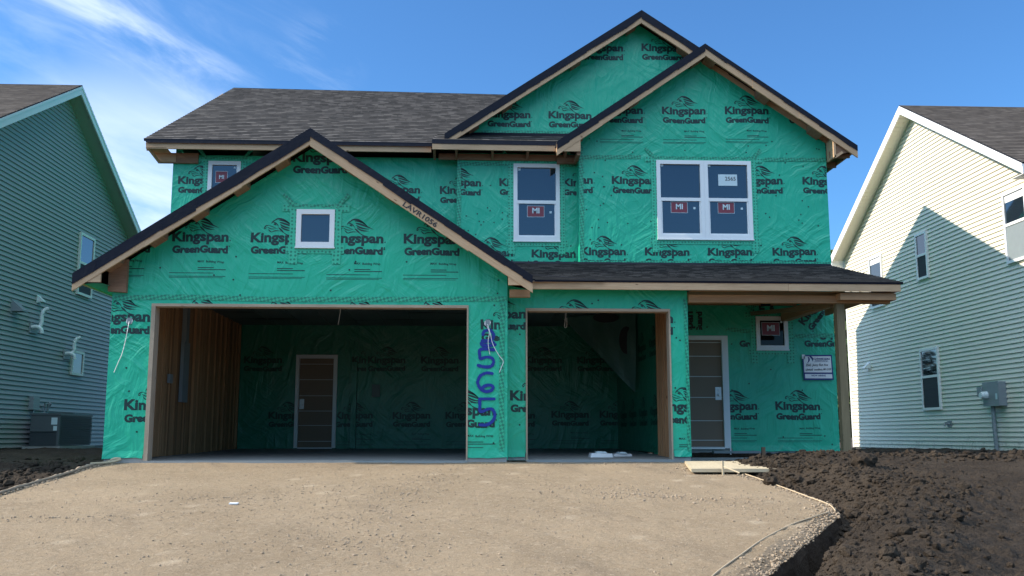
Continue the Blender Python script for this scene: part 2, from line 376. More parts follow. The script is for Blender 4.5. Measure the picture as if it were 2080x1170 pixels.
M['soil'] = soilmat('dark_brown_topsoil', (.040, .029, .020), (.071, .052, .036))
M['soil_far'] = soilmat('graded_soil', (.075, .055, .04), (.12, .09, .065))
M['gravel'] = soilmat('crushed_gravel', (.22, .165, .11), (.34, .265, .185))
M['crumb'] = simple('crumbled_asphalt', (.29, .22, .15), .95, .5, 9, .2)
M['leaf'] = None
def leafmat(name, a, b_):
    m, t, b = newmat(name)
    ge = nd(t, 'ShaderNodeNewGeometry'); c = mixc(t, ge.outputs['Random Per Island'], a, b_)
    t.links.new(c, b.inputs['Base Color']); b.inputs['Roughness'].default_value = .6
    tr = nd(t, 'ShaderNodeBsdfTranslucent', {'Color': c}); ms = nd(t, 'ShaderNodeMixShader', {0: .25})
    t.links.new(b.outputs[0], ms.inputs[1]); t.links.new(tr.outputs[0], ms.inputs[2]); t.links.new(ms.outputs[0], t.nodes['Material Output'].inputs[0]); return m
M['leaf'] = leafmat('leaf_green', (.03, .06, .015), (.09, .14, .035))
M['needle'] = leafmat('spruce_needles', (.012, .03, .016), (.03, .055, .03))
M['bark'] = simple('bark', (.07, .05, .035), .9, .3, 6, .5)

# ---------------------------------------------------------------- lettering
FONT_CACHE = {}
def text_polys(txt, bold=0., res=3, shear=0.):
    key = (txt, bold, res, shear)
    if key in FONT_CACHE: return FONT_CACHE[key]
    cu = bpy.data.curves.new('t', 'FONT'); cu.body = txt; cu.resolution_u = res; cu.offset = bold; cu.shear = shear
    o = bpy.data.objects.new('t', cu); C.objects.link(o); bpy.context.view_layer.update()
    me = bpy.data.meshes.new_from_object(o.evaluated_get(bpy.context.evaluated_depsgraph_get()))
    ps = [[(me.vertices[i].co.x, me.vertices[i].co.y) for i in p.vertices] for p in me.polygons]
    bpy.data.objects.remove(o); bpy.data.curves.remove(cu); bpy.data.meshes.remove(me)
    FONT_CACHE[key] = ps; return ps
def fit(ps, x0, y0, wd, ht=None, base=True):
    """scale glyph polygons to a width (and cap height by uniform scale if ht is None), left edge x0, baseline y0"""
    xs = [p[0] for q in ps for p in q]; a, b = min(xs), max(xs); k = wd/(b-a); ky = k
    if ht is not None: ys = [p[1] for q in ps for p in q]; ky = ht/max(ys)
    return [[(x0+(x-a)*k, y0+y*ky) for x, y in q] for q in ps]
def strand(p0, p1, p2, wd, n=8):
    out = []; pts = []
    for i in range(n+1):
        t = i/n; x = (1-t)**2*p0[0]+2*t*(1-t)*p1[0]+t*t*p2[0]; y = (1-t)**2*p0[1]+2*t*(1-t)*p1[1]+t*t*p2[1]
        dx = 2*(1-t)*(p1[0]-p0[0])+2*t*(p2[0]-p1[0]); dy = 2*(1-t)*(p1[1]-p0[1])+2*t*(p2[1]-p1[1]); l = math.hypot(dx, dy) or 1
        h = wd/2*max(.06, math.sin(math.pi*min(1, .12+t*.9))**.8); pts.append(((x-dy/l*h, y+dx/l*h), (x+dy/l*h, y-dx/l*h)))
    for i in range(n): out.append([pts[i][0], pts[i][1], pts[i+1][1], pts[i+1][0]])
    return out
def ribbon(pts, wd, seed=1):
    out = []; L = len(pts); r_ = random.Random(seed); e = []
    for i, p in enumerate(pts):
        q0, q1 = pts[max(0, i-1)], pts[min(L-1, i+1)]; dx, dy = q1[0]-q0[0], q1[1]-q0[1]; l = math.hypot(dx, dy) or 1; w_ = wd/2*r_.uniform(.86, 1.12)
        e.append(((p[0]-dy/l*w_, p[1]+dx/l*w_), (p[0]+dy/l*w_, p[1]-dx/l*w_)))
    for a, b in zip(e[:-1], e[1:]): out.append([a[0], a[1], b[1], b[0]])
    for c, d in ((pts[0], e[0]), (pts[-1], e[-1])): out.append([(c[0]+wd*.46*math.cos(k*math.pi/5), c[1]+wd*.46*math.sin(k*math.pi/5)) for k in range(10)])
    return out
def spline(pts, n=5):
    out = []; L = len(pts)
    for i in range(L-1):
        p0, p1, p2, p3 = pts[max(i-1, 0)], pts[i], pts[i+1], pts[min(i+2, L-1)]
        for k in range(n):
            t = k/n; out.append(tuple(.5*((2*b)+(-a+c)*t+(2*a-5*b+4*c-d)*t*t+(-a+3*b-3*c+d)*t**3) for a, b, c, d in zip(p0, p1, p2, p3)))
    out.append(tuple(pts[-1])); return out
def lion_polys():
    K = lambda x, y: ((x-405)/810, (545-y)/810)
    P = []
    for a, b, c, wd in [((745, 222), (850, 170), (990, 312), 27), ((800, 232), (900, 225), (1000, 318), 22), ((812, 262), (900, 280), (1075, 350), 27), ((822, 290), (880, 345), (1015, 348), 24), ((832, 325), (890, 385), (1012, 374), 22)]:
        P += strand(K(*a), K(*b), K(*c), wd/810)
    for a, b, c, wd in [((690, 282), (715, 235), (770, 222), 17), ((715, 262), (765, 265), (808, 335), 17), ((725, 292), (745, 285), (765, 312), 22), ((590, 345), (600, 300), (668, 308), 17), ((590, 348), (600, 362), (628, 330), 17), ((640, 330), (690, 378), (770, 352), 13), ((655, 365), (685, 405), (715, 408), 15), ((705, 408), (740, 375), (850, 392), 15), ((800, 340), (850, 380), (885, 420), 24), ((880, 410), (920, 455), (1010, 452), 15), ((660, 310), (700, 320), (800, 365), 10)]:
        P += strand(K(*a), K(*b), K(*c), wd/810, 6)
    return P
LOGO = fit(text_polys('Kingspan', .042), 0, 0, 1.0, .175*1.0) + lion_polys() + fit(text_polys('GreenGuard', .06), .01, -.21, .985, .132)
LOGO += [[(1.02, 0), (1.04, 0), (1.04, .02), (1.02, .02)], [(1.01, -.10), (1.03, -.10), (1.03, -.08), (1.01, -.08)]]
MAXT = fit(text_polys('MAX  Building Wrap', .02, 2), 0, 0, .39)
LW = .853
def put2d(mb, polys, ox, oz, sc, y, mi, planes, rot=0., dy=0.):
    c, s_ = math.cos(rot), math.sin(rot)
    wob = len(polys) > 200
    for i, q in enumerate(polys):
        pts = [(ox+(a*c-b*s_)*sc, y-dy*i, oz+(a*s_+b*c)*sc) for a, b in q]
        if wob: pts = [(x+.011*noise.noise(Vector((x*2.6, y, z*2.6))), yy, z+.014*noise.noise(Vector((x*2.6, y+9, z*2.6)))) for x, yy, z in pts]
        mb.poly(pts, mi, None, planes)
def fine_print(mb, x, z, y, mi, planes):
    put2d(mb, MAXT, x, z, 1, y, mi, planes)
    for (a, b, h, dz) in [(0, .24, .012, -.085), (0, .42, .012, -.115), (-.42, .24, .009, -.165), (-.42, .42, .008, -.215), (-.42, .38, .006, -.235)]:
        mb.poly([(x+a, y, z+dz), (x+b, y, z+dz), (x+b, y, z+dz+h), (x+a, y, z+dz+h)], mi, None, planes)
D={'logo_g':(0.0,[(-5.652,3.283,None),(-4.498,3.278,None),(-3.315,3.277,None),(-2.164,3.276,None),(-0.998,3.271,None),(-2.727,4.539,None),(-5.603,2.05,None),(-5.057,0.74,None),(-4.439,2.056,None),(-3.266,2.047,None),(-2.085,2.046,None),(-0.977,2.044,None),(0.183,1.96,(-0.046,1.72,0.48,2.474)),(-0.45,0.672,(-0.036,0.251,0.482,1.722))]),'logo_s':(0.45,[(0.041,2.186,(0.605,0.248,1.925,2.548)),(0.643,0.91,(0.605,0.248,1.925,2.548)),(2.925,0.738,(3.112,-0.128,4.282,2.564)),(1.237,2.115,None),(2.371,2.121,None)]),'logo_p':(3.4,[(6.331,2.21,(5.999,1.503,7.163,2.195)),(5.088,2.205,(4.982,1.87,5.303,2.187)),(5.737,0.842,None),(4.539,0.84,(4.837,-0.224,6.023,2.06))]),'logo_u':(3.4,[(2.506,6.547,None),(3.739,6.556,None),(4.979,6.58,None),(6.227,6.594,None),(1.512,5.14,None),(2.734,5.145,None),(3.964,5.16,None),(5.202,5.174,None),(6.447,5.179,None),(2.121,3.756,None),(3.343,3.757,None),(4.554,3.767,None),(5.8,3.777,None)]),'logo_c':(3.75,[(3.424,7.981,None),(2.207,7.959,None),(1.548,6.55,None),(0.345,6.552,None),(2.778,6.569,None),(1.025,7.968,None)]),'logo_m':(3.75,[(-0.624,5.158,None),(0.58,5.172,None),(1.82,5.177,None),(1.209,3.765,None),(-0.004,3.775,None)]),'logo_l':(4.0,[(-5.663,5.204,None),(-4.44,5.149,None),(-3.135,5.105,None),(-1.824,5.07,None),(-0.583,5.065,None),(-4.948,3.828,None)]),'logo_b':(7.5,[(-5.049,1.982,None),(-2.626,1.99,(-2.786,1.734,-2.305,2.517)),(-2.272,1.991,None),(-1.072,1.995,None),(0.101,1.999,None),(1.29,2.003,None),(2.485,2.007,None),(-6.029,0.74,None),(-4.454,0.741,None),(-2.979,0.742,None),(-1.694,0.743,None),(-0.501,0.744,None),(0.664,0.745,None),(1.89,0.768,None),(2.988,0.769,None)]),'max_g':[(-5.303,2.954),(-4.089,2.948),(-2.903,2.943),(-1.738,2.937),(-0.581,2.938)],'max_u':[(2.933,6.187),(4.164,6.194),(5.394,6.222)],'max_p':[(4.944,0.478),(6.178,0.478)],'max_n':[(-0.007,0.346)],'spray':[[(0.219,1.871),(0.241,1.923),(0.322,1.94),(0.373,1.894),(0.379,1.837),(0.334,1.785),(0.219,1.761),(0.196,1.727),(0.242,1.698),(0.334,1.708),(0.408,1.722)],[(0.208,1.779),(0.299,1.779),(0.38,1.751),(0.345,1.71),(0.219,1.716)],[(0.391,1.642),(0.185,1.647),(0.174,1.549),(0.186,1.509),(0.277,1.533),(0.357,1.516),(0.383,1.459),(0.346,1.396),(0.255,1.384),(0.147,1.407)],[(0.364,1.284),(0.278,1.293),(0.187,1.253),(0.148,1.173),(0.148,1.133),(0.188,1.054),(0.268,1.015),(0.347,1.032),(0.376,1.077),(0.336,1.111),(0.256,1.1),(0.2,1.054)],[(0.393,0.905),(0.172,0.905)],[(0.178,0.902),(0.178,0.828),(0.19,0.716),(0.303,0.755),(0.36,0.75),(0.4,0.694),(0.394,0.615),(0.349,0.559),(0.281,0.52),(0.18,0.52)]],'rake_text':((-0.967,3.884),(-0.508,3.594)),'P4x':(-0.241,4.937)}
# ---------------------------------------------------------------- the unfinished house
rng = random.Random(5)
HOUSE = thing('house', (0.6, 3.4, 0), 'unfinished two storey house wrapped in green plastic building wrap with an open garage', 'house')
def wall_y(name, Y, x0, x1, z0, z1, holes=(), planes=(), logos=(), prints=(), th=.14, mats=None, ragged=None, nails=40, face=-1, nail_clip=None, extra=None):
    """wall facing -Y at plane Y with rectangular holes (xa,za,xb,zb)"""
    mb = MB(); planes = list(planes)
    xs = sorted({x0, x1, *[h[0] for h in holes], *[h[2] for h in holes]}); zs = sorted({z0, z1, *[h[1] for h in holes], *[h[3] for h in holes]})
    xs = [x for x in xs if x0 <= x <= x1]; zs = [z for z in zs if z0 <= z <= z1]
    for i in range(len(xs)-1):
        for j in range(len(zs)-1):
            a, b, c, d = xs[i], xs[i+1], zs[j], zs[j+1]; mx, mz = (a+b)/2, (c+d)/2
            if any(h[0] < mx < h[2] and h[1] < mz < h[3] for h in holes): continue
            for yy in (Y, Y+th):
                q = [(a, yy, c), (b, yy, c), (b, yy, d), (a, yy, d)]
                mb.poly(q if yy == Y else q[::-1], 0 if yy == Y else 2, None, planes)
    for (a, c, b, d) in holes:
        a_, b_, c_, d_ = max(a, x0), min(b, x1), max(c, z0), min(d, z1)
        for q in ([(a, Y, c_), (a, Y+th, c_), (a, Y+th, d_), (a, Y, d_)], [(b, Y, c_), (b, Y, d_), (b, Y+th, d_), (b, Y+th, c_)], [(a_, Y, d), (a_, Y+th, d), (b_, Y+th, d), (b_, Y, d)], [(a_, Y, c), (b_, Y, c), (b_, Y+th, c), (a_, Y+th, c)]):
            xx = [p[0] for p in q]; zz = [p[2] for p in q]
            if min(xx) < x0+1e-4 and max(xx) < x0+1e-4 or max(zz) <= z0+1e-4: continue
            mb.poly(q, 2, None, planes)
    mb.poly([(x0, Y+th, z0), (x0, Y, z0), (x0, Y, z1), (x0, Y+th, z1)], 0, None, planes); mb.poly([(x1, Y, z0), (x1, Y+th, z0), (x1, Y+th, z1), (x1, Y, z1)], 0, None, planes)
    if ragged:                                       # loose lower edge of the wrap hanging over the foundation
        for (ra, rb, amp) in ragged:
            n = max(2, int((rb-ra)/.09)); prev = None
            for i in range(n+1):
                x = ra+(rb-ra)*i/n; z = z0-.03-amp*(.5+.5*noise.noise(Vector((x*2.3+Y, 3.1, 0))))-.012*noise.noise(Vector((x*9, 1, Y)))
                yy = Y-.012-.02*abs(noise.noise(Vector((x*3.1, 7, Y))))
                if prev: mb.poly([(prev[0], prev[2], prev[1]), (x, yy, z), (x, Y-.003, z0+.05), (prev[0], Y-.003, z0+.05)], 0)
                prev = (x, z, yy)
    mb.f_base = len(mb.f)
    yl = Y-.0025; cut = []
    for (a, c, b, d) in holes: cut.append((a, c, b, d))
    def area(px0, px1, pz0, pz1):
        return [HP((1, 0, 0), (px0, 0, 0)), HP((-1, 0, 0), (px1, 0, 0)), HP((0, 0, 1), (0, 0, pz0)), HP((0, 0, -1), (0, 0, pz1))]
    def pieces():
        """regions of the wall face that carry print: the wall rectangle minus the holes, as rectangles"""
        regs = [(x0+.01, x1-.01, z0-.0, z1)]
        for (a, c, b, d) in holes:
            new = []
            for (p, q, r, s) in regs:
                if b <= p or a >= q or d <= r or c >= s: new.append((p, q, r, s)); continue
                if a > p: new.append((p, a, r, s))
                if b < q: new.append((b, q, r, s))
                if c > r: new.append((max(p, a), min(q, b), r, c))
                if d < s: new.append((max(p, a), min(q, b), d, s))
            regs = new
        return regs
    regs = pieces()
    for (lx, lz, c) in logos:
        for (p, q, r, s) in regs:
            if lx > q or lx+LW*1.05 < p or lz-.25 > s or lz+.42 < r: continue
            if c:
                p, q, r, s = max(p, c[0]), min(q, c[2]), max(r, c[1]), min(s, c[3])
                if q <= p or s <= r: continue
            inside = (lx > p and lx+LW*1.05 < q and lz-.22 > r and lz+.42 < s and not planes)
            put2d(mb, LOGO, lx, lz, LW, yl, 1, None if inside else planes+area(p, q, r, s))
    for (px, pz) in prints:
        for (p, q, r, s) in regs:
            if px-.42 > q or px+.42 < p or pz-.25 > s or pz+.1 < r: continue
            fine_print(mb, px, pz, yl, 1, planes+area(p, q, r, s))
    for i in range(nails):                            # cap nails
        x = rng.uniform(x0+.06, x1-.06); z = rng.uniform(z0+.05, z1-.05)
        if nail_clip and not nail_clip(x, z): continue
        if any(h[0]-.05 < x < h[2]+.05 and h[1]-.05 < z < h[3]+.05 for h in holes): continue
        r = .014; mb.poly([(x+r*math.cos(k*math.pi/4), Y-.006, z+r*math.sin(k*math.pi/4)) for k in range(8)], 1, None, planes)
    if extra: extra(mb, yl, planes)
    return mb.build(name, mats or [M['wrap'], M['ink'], M['wood_dark']], HOUSE)
def seam(mb, pts, wd, y):
    """strip of seam tape along x,z points"""
    l = 0
    for a, b in zip(pts[:-1], pts[1:]):
        dx, dz = b[0]-a[0], b[1]-a[1]; L = math.hypot(dx, dz); ox, oz = -dz/L*wd/2, dx/L*wd/2
        mb.poly([(a[0]-ox, y, a[1]-oz), (b[0]-ox, y, b[1]-oz), (b[0]+ox, y, b[1]+oz), (a[0]+ox, y, a[1]+oz)], 0, [(l, 0), (l+L, 0), (l+L, wd), (l, wd)]); l += L
def seam_part(Y, runs, wd=.075):
    for k, r in enumerate(runs): mb = MB(); seam(mb, r, wd, Y-.008-.0015*k); mb.build('seam_tape', M['seam'], HOUSE)
Yg, Ys, Yp, Yu, Ym, Yl, Yb = 0., .45, 3.4, 3.4, 3.75, 4.0, 7.5
# garage front gable wall
GA, GZ, GS = -2.40, 4.935, .666                      # ridge x, top of roof at ridge, slope
gz = lambda x: GZ-GS*abs(x-GA)
gpl = [HP((-GS, 0, -1), (GA, 0, GZ-.16)), HP((GS, 0, -1), (GA, 0, GZ-.16))]
gdoor = (-4.73, -.2, -.005, 2.315)
garage_wall = wall_y('wall', Yg, -5.33, .59, .09, 5.0, [gdoor, (-2.632, 3.198, -2.051, 3.781)], gpl, D['logo_g'][1], D['max_g']+D['max_n'],
    ragged=[(-5.33, -4.75, .06), (.0, .59, .05)], nails=150, nail_clip=lambda x, z: z < 3.0 or rng.random() < .05,
    extra=lambda mb, yl, pl: [put2d(mb, ribbon(spline(s, 5), .047, k), 0, 0, 1, yl-.003-.003*k, 3, None, 0, .00004) for k, s in enumerate(D['spray'])],
    mats=[M['wrap'], M['ink'], M['wood_dark'], M['spray']])
seam_part(Yg, [[(-5.32, 2.40), (-4.3, 2.42), (-3, 2.39), (-1.5, 2.40), (.58, 2.42)], [(.51, .13), (.50, 1.0), (.515, 2.36)]])
# wall of the single garage stall
sdoor = (.90, -.2, 3.17, 2.335)
wall_y('wall', Ys, .59, 3.46, .09, 2.75, [sdoor], [], D['logo_s'][1], [(3.27, .30)], ragged=[(.6, .88, .05), (3.19, 3.46, .04)], nails=46)
seam_part(Ys, [[(3.42, .12), (3.43, 1.3), (3.42, 2.5)]], .05)
# porch wall and front gable wall above (one plane)
UA, UZ, US = 4.522, 7.824, .692
upl = [HP((-US, 0, -1), (UA, 0, UZ-.15)), HP((US, 0, -1), (UA, 0, UZ-.15))]
ddoor = (4.06, .09, 4.85, 2.22); w5 = (5.42, 1.966, 6.032, 2.591)
def rot_prints(mb, yl, pl):
    def ar(a, b, c, d): return [HP((1, 0, 0), (a, 0, 0)), HP((-1, 0, 0), (b, 0, 0)), HP((0, 0, 1), (0, 0, c)), HP((0, 0, -1), (0, 0, d))]
    put2d(mb, LOGO, 4.22, 1.83, LW, yl, 1, ar(4.0, 5.3, 2.33, 2.83), math.pi/2)
    put2d(mb, LOGO, 5.60, 2.5, LW, yl, 1, ar(5.3, 6.1, 2.68, 2.83), math.pi/2)
    put2d(mb, LOGO, 6.35, 2.42, LW, yl, 1, ar(6.1, 6.9, 2.3, 2.83), .9)
wall_y('wall', Yp, 3.46, 6.925, .13, 3.5, [ddoor, w5], [], D['logo_p'][1], D['max_p'], ragged=[(4.9, 6.92, .05)], nails=60, extra=rot_prints)
w4 = (3.594, 4.073, 5.44, 5.617)
wall_y('wall', Yu, 2.10, 6.935, 3.5, 7.9, [w4], upl, D['logo_u'][1], D['max_u'], nails=150, nail_clip=lambda x, z: z < 6.05)
seam_part(Yu, [[(2.12, 5.66), (3.3, 5.68)], [(5.7, 5.66), (6.92, 5.67)], [(2.12, 3.60), (4, 3.61), (5.5, 3.62), (6.92, 3.61)], [(2.14, 3.6), (2.15, 4.6), (2.14, 5.9)]])
seam_part(Yp, [[(4.86, 2.35), (5.3, 2.30)], [(6.15, 2.22), (6.9, 2.24)]])
# recessed middle wall, gable above it, and the left upper wall
w3 = (.858, 4.08, 1.759, 5.612)
wall_y('wall', Ym, -.24, 2.10, 3.3, 5.82, [w3], [], D['logo_m'][1], nails=50)
seam_part(Ym, [[(-.2, 5.60), (.75, 5.61)], [(1.85, 5.6), (2.08, 5.6)], [(-.2, 3.3), (-.2, 4.5), (-.2, 5.7)], [(.3, 3.56), (1.2, 3.57), (2.08, 3.56)]])
CA, CZ, CS = 3.376, 8.665, .67
cpl = [HP((-CS, 0, -1), (CA, 0, CZ-.14)), HP((CS, 0, -1), (CA, 0, CZ-.14))]
wall_y('wall', Ym, -.6, 6.9, 6.12, 8.7, [], cpl, D['logo_c'][1], nails=0)
seam_part(Ym, [[(.2, 6.24), (1.2, 6.25), (2.2, 6.24)]])
w2 = (-5.084, 4.60, -4.46, 5.659)
wall_y('wall', Yl, -5.77, -.24, 2.9, 5.78, [w2], [], D['logo_l'][1], nails=12)
# side and rear walls
def wall_x(x, y0, y1, z0, z1, th, name='wall', planes=None, mats=None):
    mb = MB()
    for xx in (x, x+th):
        q = [(xx, y0, z0), (xx, y1, z0), (xx, y1, z1), (xx, y0, z1)]; mb.poly(q, 0, None, planes)
    mb.poly([(x, y0, z0), (x, y0, z1), (x+th, y0, z1), (x+th, y0, z0)], 0, None, planes); mb.poly([(x, y1, z0), (x+th, y1, z0), (x+th, y1, z1), (x, y1, z1)], 0, None, planes)
    return mb.build(name, mats or [M['wrap']], HOUSE)
RY, RZ, RS = 8.5, 8.75, .575
rpl = [HP((0, -RS, -1), (0, RY, RZ-.2)), HP((0, RS, -1), (0, RY, RZ-.2))]
wall_x(-5.77, 4.14, 12.85, 0, 9, .14, planes=rpl); wall_x(6.795, 3.54, 12.85, 0, 9, .14, planes=rpl)
wall_x(-5.33, .14, 4.0, 0, 2.70, .02); 
mb = MB(); mb.box(-5.63, 6.79, 12.70, 12.84, 0, 6.1); mb.build('wall', M['wrap'], HOUSE)
wall_x(2.10, 3.54, 3.75, 3.3, 5.95, .02); wall_x(-.24, 3.89, 4.0, 3.3, 5.8, .02)
wall_x(.585, .14, .45, 0, 2.7, .02)
wall_x(3.44, .59, 3.4, 0, 2.75, .02)
# foundation
mb = MB(); mb.box(-5.31, -4.74, .005, .16, -.5, .12); mb.box(.0, .58, .005, .16, -.5, .12); mb.box(.6, .89, .458, .6, -.5, .12); mb.box(3.18, 3.45, .458, .6, -.5, .12)
mb.box(3.45, 6.91, 3.41, 3.56, -.5, .16); mb.box(-5.31, -5.17, .16, 4, -.5, .1); mb.box(-5.75, -5.6, 4, 13, -.5, .1); mb.box(6.78, 6.92, 3.56, 13, -.5, .1)
each(mb, 'foundation', M['conc'], HOUSE)
# garage slab and its front lip
mb = MB(); mb.poly([(-5.17, .17, -.005), (3.43, .47, -.005), (3.43, 7.5, .075), (-5.17, 7.5, .075)], 0)
mb.box(-4.735, 0., -.03, .17, -.25, -.004); mb.box(.89, 3.18, .35, .48, -.25, -.004); mb.poly([(0, .17, -.006), (.89, .17, -.006), (.89, .48, -.006), (0, .48, -.006)], 0)
mb.build('floor_slab', M['slab'], HOUSE)
# ---- interior of the garage
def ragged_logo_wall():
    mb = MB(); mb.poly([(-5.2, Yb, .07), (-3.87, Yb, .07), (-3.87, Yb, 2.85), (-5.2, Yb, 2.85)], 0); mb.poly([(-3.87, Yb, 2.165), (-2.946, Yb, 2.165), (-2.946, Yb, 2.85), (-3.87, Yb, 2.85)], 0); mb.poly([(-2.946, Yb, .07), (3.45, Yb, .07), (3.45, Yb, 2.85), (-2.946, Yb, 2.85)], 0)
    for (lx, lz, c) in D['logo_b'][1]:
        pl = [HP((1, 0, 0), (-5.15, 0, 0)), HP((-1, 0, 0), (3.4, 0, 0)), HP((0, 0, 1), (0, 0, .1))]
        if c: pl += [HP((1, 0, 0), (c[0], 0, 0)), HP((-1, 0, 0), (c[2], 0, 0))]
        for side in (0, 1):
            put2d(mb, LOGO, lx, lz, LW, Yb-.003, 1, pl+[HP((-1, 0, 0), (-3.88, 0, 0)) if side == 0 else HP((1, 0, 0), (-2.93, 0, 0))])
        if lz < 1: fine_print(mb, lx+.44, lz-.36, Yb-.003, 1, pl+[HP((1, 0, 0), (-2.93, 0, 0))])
    return mb.build('inner_wall', [M['wrap_shaded'], M['ink_in']], HOUSE)
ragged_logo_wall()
mb = MB(); y = .16; k = 0                             # left inside wall of rough boards
while y < 7.45:
    wdt = rng.choice([.09, .14, .14, .19, .24]); e = min(7.45, y+wdt); o_ = rng.uniform(0, .055)
    if .55 < y < .75: o_ = -.06                      # one dark open gap between studs
    mb.box(-5.2, -5.16+o_, y+.009, e-.009, .02, 2.84); y = e
mb.build('inner_wall', M['plank_wall'], HOUSE)
mb = MB(); mb.box(-5.12, -5.06, 2.9, 3.25, .95, 2.02); mb.box(-5.14, -5.06, 2.98, 3.15, 2.02, 2.8); mb.build('wall_panel', M['meter'], HOUSE, 'dark grey electrical panel on the rough boards'); mb = MB(); mb.box(-5.12, -5.07, 2.2, 2.35, 1.25, 1.4); mb.build('switch_box', M['meter'], HOUSE)
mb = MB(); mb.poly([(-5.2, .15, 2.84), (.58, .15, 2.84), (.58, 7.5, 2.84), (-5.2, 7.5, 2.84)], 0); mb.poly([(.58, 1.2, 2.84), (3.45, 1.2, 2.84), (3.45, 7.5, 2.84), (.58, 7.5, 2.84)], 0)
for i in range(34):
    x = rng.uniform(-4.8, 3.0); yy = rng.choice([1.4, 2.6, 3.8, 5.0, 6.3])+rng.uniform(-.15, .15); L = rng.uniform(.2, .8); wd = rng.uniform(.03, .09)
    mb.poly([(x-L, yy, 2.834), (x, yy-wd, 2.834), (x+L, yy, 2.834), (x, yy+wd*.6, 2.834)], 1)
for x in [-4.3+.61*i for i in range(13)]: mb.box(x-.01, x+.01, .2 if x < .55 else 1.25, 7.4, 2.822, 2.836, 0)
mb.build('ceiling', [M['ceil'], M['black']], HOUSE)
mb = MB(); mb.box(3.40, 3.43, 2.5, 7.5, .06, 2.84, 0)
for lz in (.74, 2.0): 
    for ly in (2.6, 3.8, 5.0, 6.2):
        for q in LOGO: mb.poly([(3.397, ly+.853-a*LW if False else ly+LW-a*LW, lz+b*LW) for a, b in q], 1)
mb.build('inner_wall', [M['wrap_shaded'], M['ink_in']], HOUSE)
mb = MB()
for yy in (.62, 1.0, 1.4, 1.62, 1.8, 2.02, 2.2, 2.42): mb.box(3.33, 3.42, yy, yy+.05, .0, 2.84)
mb.box(3.42, 3.434, .6, 2.5, 0, 2.84); each(mb, 'stud_frame', M['plank_wall'], HOUSE)
mb = MB(); mb.box(-2.62, -2.50, 7.40, 7.49, .08, 2.0); mb.build('wall_post', M['wrap_shaded'], HOUSE)
mb = MB(); mb.box(.28, .95, 7.40, 7.49, 1.95, 2.83); mb.box(-2.16, -1.98, 7.45, 7.49, 1.22, 1.5); each(mb, 'wall_patch', M['ceil'], HOUSE, 'bare grey board patch on the dark green back wall')
# garage inner door
df = MB(); df.box(-3.87, -3.79, Yb-.06, Yb+.04, .09, 2.165); df.box(-3.03, -2.946, Yb-.06, Yb+.04, .09, 2.165); df.box(-3.79, -3.03, Yb-.06, Yb+.04, 2.085, 2.165); df.box(-3.79, -3.03, Yb-.06, Yb+.04, .075, .10)
ind = MB(); ind.box(-3.785, -3.035, Yb-.02, Yb+.02, .10, 2.08)
idoor = ind.build('door', M['door'], HOUSE, 'dark interior garage door with pale strapping'); df.build('door_frame', M['trim_w'], idoor)
bn = MB()
for z in (.23, .58, .90, 1.24, 1.60, 1.95): bn.box(-3.78, -3.04, Yb-.026, Yb-.0205, z, z+.012)
each(bn, 'strapping', M['band'], idoor); lk = MB(); lk.box(-3.77, -3.67, Yb-.03, Yb-.0207, .95, 1.17); lk.tube([(-3.71, Yb-.03, 1.05), (-3.71, Yb-.09, 1.05)], .025, 8); lk.build('lock', M['galv'], idoor)
# jambs of the two garage openings
def jamb(o, Y, mat):
    a, _, b, d = o; m = MB(); m.box(a-.005, a+(.055 if a < -4 else .02), Y-.022, Y+.19, -.12, d-.04); m.box(b-.02, b+.005, Y-.022, Y+.19, -.06, d-.04); m.box(a-.005, b+.005, Y-.022, Y+.19, d-.04, d+.002)
    return m.build('door_jamb', mat, HOUSE)
jamb(gdoor, Yg, M['jamb']); jamb(sdoor, Ys, M['jamb'])
